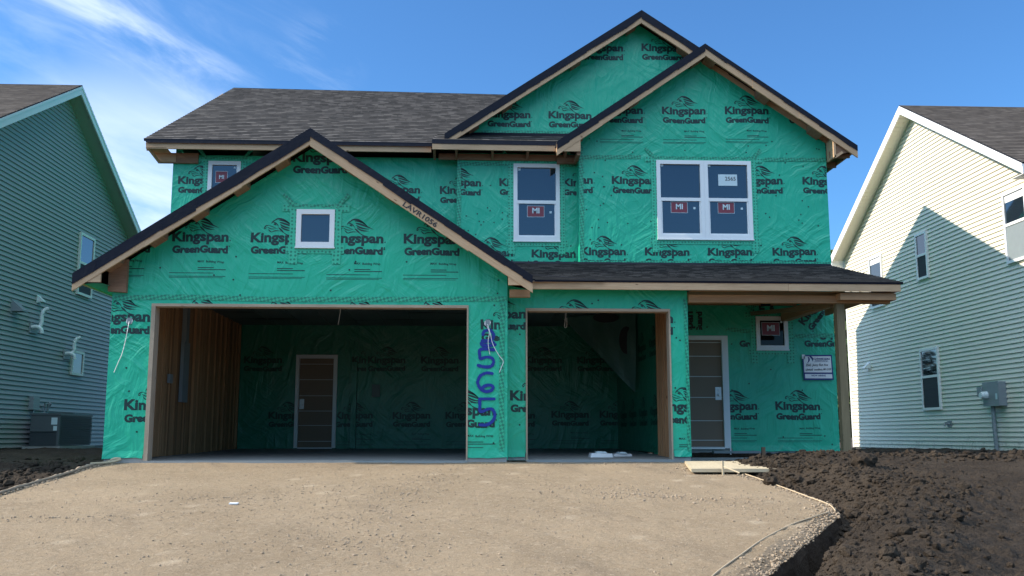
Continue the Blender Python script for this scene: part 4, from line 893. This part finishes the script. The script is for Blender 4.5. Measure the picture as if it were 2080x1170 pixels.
m = MB(); m.poly([(11.187, 5.55, 1.12), (11.187, 5.63, 1.12), (11.187, 5.63, 1.25), (11.187, 5.55, 1.25)]); m.build('notice', M['paper'], EM)

HOUSE_L = neighbour('finished slate green sided house with pale rake trim in shade', -9.7, 1, 3.3, 13.3, 8.15, 8.68, .545, 2.95, 13.45, .4, .12, HL, -24, (-16, 8, 0))
m = MB(); m.box(-20, -9.72, -.9, 3.4, -.4, 2.6); m.build('wall', M['lap_g'], HOUSE_L)
mb = MB(); shingled(mb, (-20, -1.3, 2.55), (-9.5, -1.3, 2.55), (-9.5, 3.28, 3.9), (-20, 3.28, 3.9), .05, 0, 1, 2); mb.build('garage_roof', [M['shingle_b'], M['soffit_g'], M['navy']], HOUSE_L)
side_window(HOUSE_L, -9.7, 1, 9.52, 10.45, 3.82, 5.37, .52, M['trim_g'], blind=False, glass='glass_c', label='tall upper side window crossed by the garage roof edge')
side_window(HOUSE_L, -9.7, 1, 9.50, 10.22, 1.83, 2.43, None, M['trim_g'], label='small square side window low on the wall')
hood(HOUSE_L, -9.685, 1, 6.36, 3.08, .155, M['meter']); hood(HOUSE_L, -9.685, 1, 7.5, 3.40, .09, M['pvc'])
def pvc(y, z0, z1):
    m = MB(); X = -9.68; m.box(X-.005, X+.03, y-.22, y+.16, z0-.02, z0+.2, 1)
    m.tube(spline([(X+.02, y-.02, z0+.12), (X+.12, y-.0, z0+.12), (X+.16, y+.02, z0+.2), (X+.16, y+.02, z0+.3), (X+.16, y+.02, z1-.12), (X+.20, y+.05, z1-.02), (X+.28, y+.08, z1+.02)], 4), .045, 10, 0)
    m.tube(spline([(X+.02, y-.14, z0+.10), (X+.14, y-.14, z0+.11), (X+.22, y-.12, z0+.06), (X+.24, y-.11, z0-.03)], 4), .045, 10, 0)
    return m.build('vent_pipe', [M['pvc'], M['meter']], HOUSE_L, smooth=True)
pvc(7.35, 2.63, 3.16); pvc(9.25, 2.20, 2.70)
m = MB(); m.box(-9.69, -9.58, 7.4, 7.72, .93, 1.23); m.tube(spline([(-9.6, 7.5, .93), (-9.6, 7.42, .5), (-9.58, 7.6, .2), (-9.5, 8.3, .16)], 5), .018, 6); m.build('disconnect_box', M['meter'], HOUSE_L)
# condenser
AC = thing('air_conditioner', (-9.15, 8.0, .1), 'dark louvred outdoor air conditioner beside the green sided house', 'air conditioner')
m = MB(); m.box(-9.5, -8.88, 7.15, 8.95, .14, .80)
for i in range(15): z = .19+.04*i; m.box(-8.88, -8.865, 7.17, 8.93, z, z+.016)
for i in range(30): y = 7.2+.06*i; m.box(-8.868, -8.860, y, y+.01, .17, .78)
m.build('cabinet', M['acm'], AC)
m = MB(); m.box(-9.52, -8.86, 7.12, 8.98, .80, .845); m.tube([(-9.2, 8.0, .845), (-9.2, 8.0, .87)], .28, 16); m.build('lid', M['acg'], AC)
m = MB(); m.box(-9.49, -8.875, 7.128, 7.149, .45, .79); m.box(-8.92, -8.87, 7.125, 7.20, .14, .79); m.build('service_panel', M['acg'], AC)
m = MB(); m.poly([(-9.05, 7.126, .6), (-8.92, 7.126, .6), (-8.92, 7.126, .75), (-9.05, 7.126, .75)]); m.poly([(-9.0, 7.126, .47), (-8.92, 7.126, .47), (-8.92, 7.126, .57), (-9.0, 7.126, .57)]); m.build('notice', M['paper'], AC)
m = MB(); m.box(-9.6, -8.8, 7.05, 9.05, .03, .13); m.build('base_pad', M['conc'], AC)
m = MB(); m.tube([(-9.6, 8.05, .85), (-9.6, 8.05, 1.08), (-9.6, 8.2, 1.08), (-9.6, 8.22, .9)], .025, 8); m.tube([(-9.6, 8.22, 1.02), (-9.55, 8.22, 1.10)], .04, 8); m.build('line_fitting', M['meter'], AC)

# ---------------------------------------------------------------- ground
ZD = lambda y: -.03+.075*y if y < 0 else -.03
def nf(x, y, s, k=0.): return noise.noise(Vector((x*s+k, y*s-k*.7, k)))
DL = lambda y: -5.26+.03*math.sin(y*1.7)+.05*nf(0, y, 2, 3)
def DR(y):
    pts = [(1, 3.3), (.0, 3.35), (-.5, 3.55), (-1.5, 3.72), (-3.4, 3.80), (-4.3, 3.85), (-4.95, 3.68), (-5.6, 3.30), (-6.3, 2.88), (-7.8, 2.03), (-9.5, 1.3), (-15, .9), (-40, .9)]
    for (a, xa), (b, xb) in zip(pts[:-1], pts[1:]):
        if a >= y >= b: return xa+(xb-xa)*(a-y)/(a-b)+.03*nf(0, y, 3.1, 5)+.015*nf(0, y, 11, 2)
    return 3.3
mb = MB()                                             # the driveway, one sheet with a crumbling edge
ys = [-30, -24, -19, -16, -14, -12.5]+[-11.5+.12*i for i in range(97)]; NX = 110
rows = []
for y in ys:
    a, b = DL(y) if y > -12 else -5.26, DR(y); r = []
    for i in range(NX+1):
        x = a+(b-a)*i/NX; e = min(x-a, b-x)
        z = ZD(y)+.010*nf(x, y, .9)+.004*nf(x, y, 4)-.012*max(0, 1-e/.12)
        sh_ = max(0, min(1, (-4.5-y)/.8)); q_ = max(0, 1-(b-x)/.34); z += sh_*(-.035*q_*q_+.012*nf(x, y, 7, 1)*(q_ > 0)+.010*nf(x, y, 17, 1)*(q_ > 0))
        if y < -.2: z += .004*abs(nf(x, y, 9, 4))
        r.append((x, y, z))
    rows.append(r)
for r0_, r1_ in zip(rows[:-1], rows[1:]):
    for i in range(NX): mb.poly([r0_[i], r0_[i+1], r1_[i+1], r1_[i]], 1 if r0_[-1][0]-r0_[i][0] < .22*max(.2, min(1, (-4.3-r0_[i][1])/.8)) else 0)
    def side(q, k):
        y = q[1]; far = y > -4.4; a_ = (.0, .05, .10, .13)[k] if far else (.0, .03, .07, .12)[k]; b_ = (.0, .05, .14, .32)[k] if far else (.0, .07, .24, .5)[k]
        j = 1+1.1*nf(k*3, y, 3.3, 5)+.8*nf(k*2, y, 11, 3); return (q[0]+a_*j, y, q[2]-b_*(1+.4*nf(k, y, 6, 8)))
    for k in range(3): mb.poly([side(r0_[NX], k), side(r0_[NX], k+1), side(r1_[NX], k+1), side(r1_[NX], k)], 2)
    for i, s_, m_ in ((0, -.05, 1),): 
        p, q = r0_[i], r1_[i]; mb.poly([p, (p[0]+s_*(2+3*nf(0, p[1], 3, 2)), p[1], p[2]-.30), (q[0]+s_*(2+3*nf(0, q[1], 3, 2)), q[1], q[2]-.30), q], m_)
mb.build('driveway', [M['drive'], M['gravel'], M['soil']], None, kind='structure', smooth=False)
def hR(x, y):
    d = x-DR(y) if y < .6 else x-3.4
    if y > .6:
        base = .0-.10*max(0, 1-(y-.6)/1.5)
        base = .03 if y > 3.2 else -.10+.13*max(0, min(1, (y-.6)/2.6))
        if x < 6.3 and y < 3.4: base -= .12*max(0, 1-max(0, x-5.0)/1.2)
    top = min(ZD(y)+.20, -.02)
    k = max(0., min(1., (y+1.1)/1.9)); k = k*k*(3-2*k)
    if y <= .6: base = .0
    b2 = (.0 if x > 5 else -.10+.10*max(0, min(1, (x-4.2)/.8)))
    z = top*(1-k)+(b2 if y <= .6 else base)*k
    ridge = math.exp(-((y+.75+.22*nf(x, 0, .8, 4))/.42)**2)*(.09+.05*nf(x, 0, 1.3, 8))*min(1, max(0, (x-3.7)/.8)); z += ridge
    if y < .3:
        t = max(0., min(1., d/.75)); t = t*t*(3-2*t); z = (ZD(y)-.06)*(1-t)+z*t
        if y < -4.6:                                  # eroded gully beside the asphalt edge
            dep = min(1., (-4.6-y)/1.2)*.31; z -= dep*math.exp(-((d-.16)/.26)**2)
            z += .10*min(1, (-4.6-y)/1.)*math.exp(-((d-1.1)/.45)**2)*(1+.8*nf(x, y, 1.4, 2))
    rough = .55+.45*min(1, max(0, 1.6-abs(d-.9)))
    if y > .2: rough = .6
    sm = max(0, min(1, (d-1.6)/.8))*max(0, min(1, (-.9-y)/.6))      # tracked, flatter part
    rough *= 1-.45*sm
    f = .045*nf(x, y, 1.9, 1)+.05*abs(nf(x, y, 4.3, 2))+.045*abs(nf(x, y, 9, 3))+.036*abs(nf(x, y, 17, 6))+.02*nf(x, y, 27, 2)
    z += f*rough
    if sm > 0: z += .026*sm*math.sin(y*40+2*nf(x, y, 1.1))*max(0, min(1, .5+1.5*nf(x, y, .7, 9)))
    return z
def hL(x, y):
    d = DL(y)-x if y < .5 else -5.4-x
    z = (ZD(y)-.06)+.03*math.exp(-((d-.9)/.4)**2)-.10*max(0, min(1, (d-.9)/.8))
    if y > 0: z = -.08+.05*min(1, y/4)+.02
    if y > .4 and d > 1.5: z += .06*min(1, (d-1.5))
    f = .045*nf(x, y, 2.1, 1)+.06*abs(nf(x, y, 4.5, 2))+.04*abs(nf(x, y, 10, 3))+.018*nf(x, y, 22, 6)
    return z+f*.9
def field(name, x0, x1, y0, y1, st, h, xa=None):
    mb = MB(); nx, ny = int((x1-x0)/st), int((y1-y0)/st); vs = []; 
    for j in range(ny+1):
        y = y0+(y1-y0)*j/ny; l, r_ = (x0, x1)
        if xa: l, r_ = xa(y, x0, x1)
        for i in range(nx+1): x = l+(r_-l)*i/nx; vs.append((x, y, h(x, y)))
    me = bpy.data.meshes.new(name); fs = [[j*(nx+1)+i, j*(nx+1)+i+1, (j+1)*(nx+1)+i+1, (j+1)*(nx+1)+i] for j in range(ny) for i in range(nx)]
    me.from_pydata(vs, [], fs); me.materials.append(M['soil']); me.polygons.foreach_set('use_smooth', [True]*len(fs)); o = bpy.data.objects.new(name, me); C.objects.link(o); o['kind'] = 'structure'; return o
field('soil', 3.3, 11.5, -11.4, .6, .035, hR, lambda y, a, b: (DR(y)+.02, b)); field('soil', 3.4, 11.5, .6, 9, .07, hR)
field('soil', -10, -5.3, -6.0, .5, .045, hL, lambda y, a, b: (a, DL(y)-.02)); field('soil', -10, -5.36, .5, 9, .08, hL)
m = MB(); G = 1500; m.poly([(-G, -G, -.62), (G, -G, -.62), (G, -11.4, -.62), (-G, -11.4, -.62)], 0); 
m = MB(); 
for (a, b, c, d, z) in [(-G, G, -G, -13, -1.25), (-G, G, 9, G, -.22), (-G, -10, -13, 9, -.75), (11.5, G, -13, 9, -.75), (-10, 11.5, -13, 9, -1.3)]: m.poly([(a, c, z), (b, c, z), (b, d, z), (a, d, z)], 0)
m.build('ground', M['soil_far'], None, kind='structure')
# loose lumps of soil and crumbs of base gravel
def lump_verts():
    bm = bmesh.new(); bmesh.ops.create_icosphere(bm, subdivisions=1, radius=1); v = [q.co.copy() for q in bm.verts]; f = [[q.index for q in p.verts] for p in bm.faces]; bm.free(); return v, f
def lump_verts2(k):
    bm = bmesh.new(); bmesh.ops.create_icosphere(bm, subdivisions=k, radius=1); v = [q.co.copy() for q in bm.verts]; f = [[q.index for q in p.verts] for p in bm.faces]; bm.free(); return v, f
LV, LF = lump_verts()
def scatter(name, spots, mat, seed):
    r_ = random.Random(seed); vs = []; fs = []
    for (x, y, z, s) in spots:
        k = len(vs); o_ = r_.uniform(0, 90); sq = (r_.uniform(.8, 1.25), r_.uniform(.8, 1.25), r_.uniform(.6, .95)); ro = Matrix.Rotation(r_.uniform(0, 6.3), 3, Vector((r_.random(), r_.random(), r_.random()+.1)).normalized())
        for v in LV:
            u = ro @ v; n_ = 1+.55*noise.noise(v*1.7+Vector((o_, 0, 0))); vs.append((x+u.x*s*sq[0]*n_, y+u.y*s*sq[1]*n_, z+u.z*s*sq[2]*n_))
        fs += [[a+k for a in f] for f in LF]
    me = bpy.data.meshes.new(name); me.from_pydata(vs, [], fs); me.materials.append(mat); o = bpy.data.objects.new(name, me); C.objects.link(o); o['kind'] = 'stuff'; return o
r_ = random.Random(11); sp = []
while len(sp) < 5200:
    y = r_.uniform(-10.5, .2); d = abs(r_.gauss(0, .8))+.06; x = DR(y)+d
    if x > 11: continue
    s = min(.06, .007+r_.expovariate(105)); 
    if d > 1.5 and y < -.9: s *= .6
    sp.append((x, y, hR(x, y)+s*.25, s))
for i in range(1300):
    x = r_.uniform(4.0, 11); y = r_.gauss(-.75, .35); s = min(.07, .010+r_.expovariate(85)); sp.append((x, y, hR(x, y)+s*.3, s))
for i in range(900):
    y = r_.uniform(-5.5, 1.2); d = abs(r_.gauss(.5, .6))+.06; x = DL(y)-d
    s = min(.085, .012+r_.expovariate(65)); sp.append((x, y, hL(x, y)+s*.3, s))
for i in range(260): x = r_.uniform(5, 11); y = r_.uniform(.3, 4); s = r_.uniform(.02, .07); sp.append((x, y, hR(x, y)+s*.2, s))
scatter('soil_clods', sp, M['soil'], 3)
gp = []
def gz_(x, y): return ZD(y)+.010*nf(x, y, .9)+.004*nf(x, y, 4)+(.004*abs(nf(x, y, 9, 4)) if y < -.2 else 0)
def crumbs(n, cx_, cy_, sx, sy, s0, s1, ang=0):
    for i in range(n):
        a, b = r_.gauss(0, sx), r_.gauss(0, sy); x = cx_+a*math.cos(ang)-b*math.sin(ang); y = cy_+a*math.sin(ang)+b*math.cos(ang)
        if DL(y)+.05 < x < DR(y)-.02 and -10.8 < y < -.05: s = r_.uniform(s0, s1)*r_.choice([.4, .5, .6, .7, 1.1]); gp.append((x, y, gz_(x, y)+s*.3, s))
crumbs(420, 2.0, -3.7, .42, .16, .006, .018, -.35); crumbs(200, 1.6, -3.0, .4, .15, .005, .014, -.3); crumbs(160, 1.9, -.16, 1.3, .07, .006, .016); crumbs(260, 3.0, -4.4, .3, .5, .005, .016)
crumbs(220, 3.3, -1.0, .25, .35, .008, .02); crumbs(900, -.7, -3.4, .3, 1.7, .004, .013, -.15); crumbs(700, -2.2, -3.6, .8, .5, .004, .012, .3); crumbs(500, 1.9, -.25, 1.2, .12, .004, .012); crumbs(240, -1.4, -6.0, .5, .9, .005, .012, -.5); crumbs(120, -3.9, -5.1, .5, .12, .006, .014); crumbs(200, -.6, -6.6, .35, .4, .006, .014); crumbs(8000, 0, -4.6, 2.6, 2.8, .003, .010); crumbs(200, -5.1, -3, .1, 2., .006, .016)
for i in range(1500):
    y = r_.uniform(-9, -.3); o_ = r_.gauss(.03, .10) if y > -4.4 else -abs(r_.gauss(0, .13))+.015; x = DR(y)+o_; s = r_.uniform(.005, .016); sh_ = max(0, min(1, (-4.5-y)/.8)); gp.append((x, y, ZD(y)+.002-max(0, o_)*1.0-sh_*.035*max(0, 1+min(0, o_)/.34)**2, s))
for i in range(500):
    y = r_.uniform(-6, -.1); x = DL(y)+abs(r_.gauss(0, .05)); s = r_.uniform(.006, .018); gp.append((x, y, ZD(y)+.004, s))
scatter('loose_gravel', gp, M['crumb'], 8)
def clod(x, y, s, lab, h=hR):
    V, F = lump_verts2(3); mb = MB(); z = h(x, y) if x > DR(y) or x < DL(y) else gz_(x, y); q = []
    for v in V:
        n_ = 1+.35*noise.noise(v*1.3+Vector((x, y, 0)))+.22*noise.noise(v*3.5+Vector((x, 0, y)))+.1*noise.noise(v*8+Vector((x, 3, y)))
        q.append(Vector((x+v.x*s*n_, y+v.y*s*n_*.9, z+s*.45+v.z*s*n_*.75)))
    for f in F: mb.poly([q[a] for a in f])
    return tag(mb.build('soil_clod', M['soil'], None, origin=(x, y, z)), lab, 'soil clod', 'large soil clods')
clod(3.70, -2.72, .085, 'dark round soil clod sitting alone on the bare asphalt edge'); clod(4.02, -2.75, .07, 'dark flattish soil clod between the round clod and the soil bank'); clod(4.75, -3.0, .15, 'largest dark soil clod, alone on the slope above the asphalt edge'); clod(4.55, -4.9, .10, 'craggy soil clod with a hard shadow near the gully')
# string / bead along the asphalt edges
def bead(pts, r, name, mat, lab, cat):
    m = MB(); sp_ = spline(pts, 14); m.tube(sp_, [r*(1+.6*nf(p[0]*2, p[1]*2, 3.1)+.4*nf(p[0], p[1], 9)) for p in sp_] if name == 'edge_bead' else r, 7); return tag(m.build(name, mat, None, smooth=True, origin=pts[0]), lab, cat)
e = [(-4.9, 0), (-5.2, -.13), (-5.6, -.16), (-6.3, -.19), (-7.0, -.16), (-7.8, -.2), (-8.6, -.16), (-9.6, -.18)]
bead([(DR(y)-.10-.24*min(1, (-4.9-y)/.9), y, ZD(y)+.006) for y, o_ in e], .007, 'edge_rope', M['rope'], 'pale cord along the near crumbling driveway edge above the gully', 'cord')
bead([(DR(y)-.03, y, ZD(y)+.008) for y in (-.9, -1.4, -2, -2.6, -3.2, -3.8, -4.4, -4.85)], .006, 'edge_rope', M['rope'], 'thin pale cord on the far curved driveway edge by the dark clods', 'cord')
bead([(DL(y)+.04+.03*math.sin(y*3), y, ZD(y)+.02) for y in (-.02, -.5, -1, -1.6, -2.2, -2.9, -3.6, -4.4, -5.4)], .022, 'edge_bead', M['crumb'], 'rough tan bead of base material along the driveway edge by the green sided house', 'edging')
m = MB(); m.tube(spline([(-5.2, -.08, -.02), (-5.12, -.1, .03), (-5.05, -.05, .02), (-5.15, -.2, -.02), (-5.3, -.5, -.03)], 4), .02, 6); tag(m.build('twine', M['ply'], None, origin=(-5.2, -.08, 0)), 'bunched straw coloured twine at the foot of the outer garage pier', 'twine')
# step form, planks and stakes by the front door
m = MB(); z = .0; m.hexa([(2.98, -1.62, -.12), (4.20, -1.66, -.12), (4.62, -.18, -.06), (3.22, -.12, -.06)], [(2.98, -1.62, -.075), (4.20, -1.66, -.075), (4.62, -.18, -.01), (3.22, -.12, -.01)]); tag(m.build('wood_panel', M['ply'], None, origin=(3.7, -.8, -.1)), 'pale wooden panel lying on the ground at the driveway corner', 'panel')
m = MB(); m.box(4.44, 5.32, 2.95, 3.12, .045, .085); tag(m.build('plank', M['meter'], None, origin=(4.9, 3, .04)), 'long grey plank lying below the front door', 'plank')
m = MB(); m.box(3.6, 5.3, 2.5, 2.54, -.25, -.02); tag(m.build('form_board', M['conc'], None, origin=(4.4, 2.5, -.2)), 'grey form board on edge in front of the porch', 'board')
m = MB(); m.box(5.20, 5.26, 2.55, 2.60, -.3, .16); tag(m.build('stake', M['wood_dark'], None, origin=(5.23, 2.57, -.2)), 'upright wooden stake at the end of the grey form board', 'stake')
m = MB(); m.box(3.37, 3.395, -1.72, -1.695, -.2, .03); m.tube([(3.38, -1.70, -.04), (3.55, -1.9, -.12)], .009, 6); tag(m.build('stake', M['ply'], None, origin=(3.38, -1.7, -.1)), 'small pale stake standing against the front of the wooden panel', 'stake')
m = MB(); m.hexa([(-2.47, -4.25, -.344), (-2.38, -4.25, -.344), (-2.38, -4.19, -.340), (-2.47, -4.19, -.340)], [(-2.47, -4.25, -.332), (-2.38, -4.25, -.332), (-2.38, -4.19, -.328), (-2.47, -4.19, -.328)]); tag(m.build('paper_scrap', M['paper_w'], None, origin=(-2.42, -4.22, -.34)), 'tiny white scrap lying on the driveway', 'scrap')
def packet(x0, x1, y0, y1, z, h, lab, tilt):
    m = MB(); m.hexa([(x0, y0, z), (x1, y0+tilt, z), (x1, y1+tilt, z), (x0, y1, z)], [(x0+.02, y0+.01, z+h), (x1-.02, y0+tilt, z+h*.9), (x1-.03, y1+tilt, z+h*.8), (x0+.02, y1, z+h)])
    o = m.build('packet', M['paper_w'], None, origin=(x0, y0, z)); k = MB(); k.hexa([(x0+.1, y0+.02, z+h+.001), (x1-.1, y0+.03, z+h+.001), (x1-.1, y1-.02, z+h+.001), (x0+.1, y1-.02, z+h+.001)], [(x0+.12, y0+.03, z+h+.03), (x1-.12, y0+.04, z+h+.025), (x1-.12, y1-.03, z+h+.02), (x0+.12, y1-.03, z+h+.025)]); k.build('wrapping', M['paper'], o); return tag(o, lab, 'packet')
packet(2.02, 2.40, 1.5, 1.8, .006, .07, 'flat neat white packet lying on the narrow bay floor', .02); packet(2.46, 2.80, 1.9, 2.3, .010, .05, 'crumpled white packet lying behind the flat one on the narrow bay floor', .1)
# hanging sheet inside the narrow bay
m = MB(); N = 14
P3 = [(1.95, 5.4, 2.80), (3.36, 4.6, 2.80), (3.30, 4.5, 1.2)]
for i in range(N):
    for j in range(N-i):
        def pt(a, b): u, v_ = a/N, b/N; p = [P3[0][k]*(1-u-v_)+P3[1][k]*u+P3[2][k]*v_ for k in range(3)]; p[1] += .10*math.sin(u*14+v_*9)*.5; return p
        m.poly([pt(i, j), pt(i+1, j), pt(i, j+1)]); 
        if i+j < N-1: m.poly([pt(i+1, j), pt(i+1, j+1), pt(i, j+1)])
o = m.build('plastic_sheet', M['polysheet'], None, smooth=True, origin=(3.3, 4.5, 1.2)); tag(o, 'pale plastic sheet hanging diagonally in the narrow garage bay', 'plastic sheet')
m = MB()
for (cx_, cz_, rx, rz_) in [(2.75, 2.70, .26, .10), (3.16, 2.25, .15, .28)]: m.poly([(cx_+rx*math.cos(k*math.pi/8), 4.62, cz_+rz_*math.sin(k*math.pi/8)) for k in range(16)])
m.build('printed_mark', M['black'], o)
# builder's sign
SG = thing('builder_sign', (6.56, Yp-.03, 1.62), 'blue bordered white contractor sign with handwriting on the green porch wall', 'sign')
m = MB(); m.poly([(6.276, Yp-.034, 1.862), (6.845, Yp-.034, 1.868), (6.862, Yp-.034, 1.395), (6.29, Yp-.034, 1.39)][::-1]); m.build('board', M['blue_sign'], SG)
m = MB(); yy = Yp-.037; m.poly([(6.305, yy, 1.535), (6.83, yy, 1.535), (6.822, yy, 1.838), (6.305, yy, 1.838)]); m.poly([(6.315, yy, 1.425), (6.835, yy, 1.425), (6.832, yy, 1.505), (6.315, yy, 1.505)]); m.poly([(6.272, yy, 1.79), (6.33, yy, 1.79), (6.33, yy, 1.87), (6.272, yy, 1.87)]); m.build('panel', M['paper_w'], SG)
m = MB(); yy = Yp-.039
put2d(m, fit(text_polys('SCHWIETERS', .03), 0, 0, .34, .035), 6.465, 1.775, 1, yy, 0, None); put2d(m, fit(text_polys('BUILDING SUPPLY', .01), 0, 0, .24), 6.52, 1.75, 1, yy, 0, None); put2d(m, fit(text_polys('CONSTRUCTION, INC.', .01), 0, 0, .28), 6.49, 1.725, 1, yy, 0, None)
put2d(m, strand((0, .09), (.05, .04), (-.02, -.03), .03)+strand((.03, .1), (.09, .09), (.09, 0), .035), 6.385, 1.735, 1, yy, 0, None); put2d(m, fit(text_polys('NOW HIRING', .03), 0, 0, .27, .03), 6.44, 1.462, 1, yy, 0, None); m.build('print', M['blue_sign'], SG)
m = MB(); put2d(m, fit(text_polys('2565  Jenny Run Ave', .02, 3, .3), 0, 0, .43, .045), 6.33, 1.655, 1, yy, 0, None, -.01); put2d(m, fit(text_polys('LENNAR  woodbury, MN 2159', .02, 3, .3), 0, 0, .49, .04), 6.325, 1.565, 1, yy, 0, None, .01); m.build('handwriting', M['text_b'], SG)

# ---------------------------------------------------------------- trees beyond the houses
def tree(x, y, z, h, rad, lab, seed, n=5200, kind='leaf', leaf=.16):
    r_ = random.Random(seed); T = thing('tree', (x, y, z), lab, 'tree', 'trees beyond the houses')
    m = MB(); m.tube([(x, y, z-.2), (x+.1, y, z+h*.3), (x-.1, y+.1, z+h*.62), (x, y, z+h*.9)], [h*.022, h*.017, h*.011, h*.003], 8); cl = []
    for i in range(16):
        a = r_.uniform(0, 6.3); hh = z+h*r_.uniform(.22, .8); L = rad*r_.uniform(.5, .95); e_ = Vector((x+math.cos(a)*L, y+math.sin(a)*L, hh+L*.45)); m.tube([(x, y, hh), ((x+e_.x)/2, (y+e_.y)/2, hh+L*.3), e_], [h*.009, h*.006, h*.002], 5); cl.append((e_, r_.uniform(.22, .42)*rad))
    for i in range(22):
        a = r_.uniform(0, 6.3); t = r_.uniform(.18, 1); rr = rad*math.sin(min(1, t*1.15)*math.pi)**.6*r_.uniform(.3, .95); cl.append((Vector((x+math.cos(a)*rr, y+math.sin(a)*rr, z+h*t)), r_.uniform(.16, .36)*rad))
    m.build('trunk', M['bark'], T); m = MB()
    for i in range(n):
        c, rr = r_.choice(cl); v = Vector((r_.gauss(0, 1), r_.gauss(0, 1), r_.gauss(0, .8))).normalized()*rr*r_.random()**.4; p = c+v; s = leaf*r_.uniform(.6, 1.5)
        a = Vector((r_.gauss(0, 1), r_.gauss(0, 1), r_.gauss(0, 1))).normalized(); b = a.cross(Vector((r_.gauss(0, 1), r_.gauss(0, 1), r_.gauss(0, 1)))).normalized()
        m.poly([p-a*s, p-b*s*.5, p+a*s, p+b*s*.5], 0, [(0, 0)]*4)
    m.build('crown', M[kind], T); return T
tree(14.6, 24, -.2, 7.9, 2.5, 'leafy green tree filling the gap behind the porch post', 1, 9000)
tree(13.5, 20, -.2, 3.6, 1.5, 'low bushy tree at the rear corner of the cream house', 3, 6000, leaf=.11)
def spruce(x, y, z, h, rad, lab, seed):
    r_ = random.Random(seed); T = thing('tree', (x, y, z), lab, 'tree', 'trees beyond the houses'); m = MB(); m.tube([(x, y, z-.2), (x, y, z+h)], [h*.016, .02], 8); m.build('trunk', M['bark'], T); m = MB()
    t = .08
    while t < 1:
        L = rad*(1-t)**.85+.15
        for k in range(max(5, int(13*(1-t)))):
            a = r_.uniform(0, 6.3); l = L*r_.uniform(.6, 1.1); d = Vector((math.cos(a), math.sin(a), -.12)); p0 = Vector((x, y, z+h*t)); sd = Vector((-math.sin(a), math.cos(a), 0))
            for q in range(9):
                u = q/9*l; p = p0+d*u; wv = .10+.26*l*(1-q/9)*.5
                m.poly([p, p+d*.3+sd*wv+Vector((0, 0, -.1)), p+d*.4, p+d*.3-sd*wv+Vector((0, 0, -.1))], 0, [(0, 0)]*4)
        t += .022
    m.build('crown', M['needle'], T); return T
spruce(-4.0, 40.5, -.2, 5.5, 1.25, 'dark spruce behind the house, seen mirrored in the cream house window', 5)
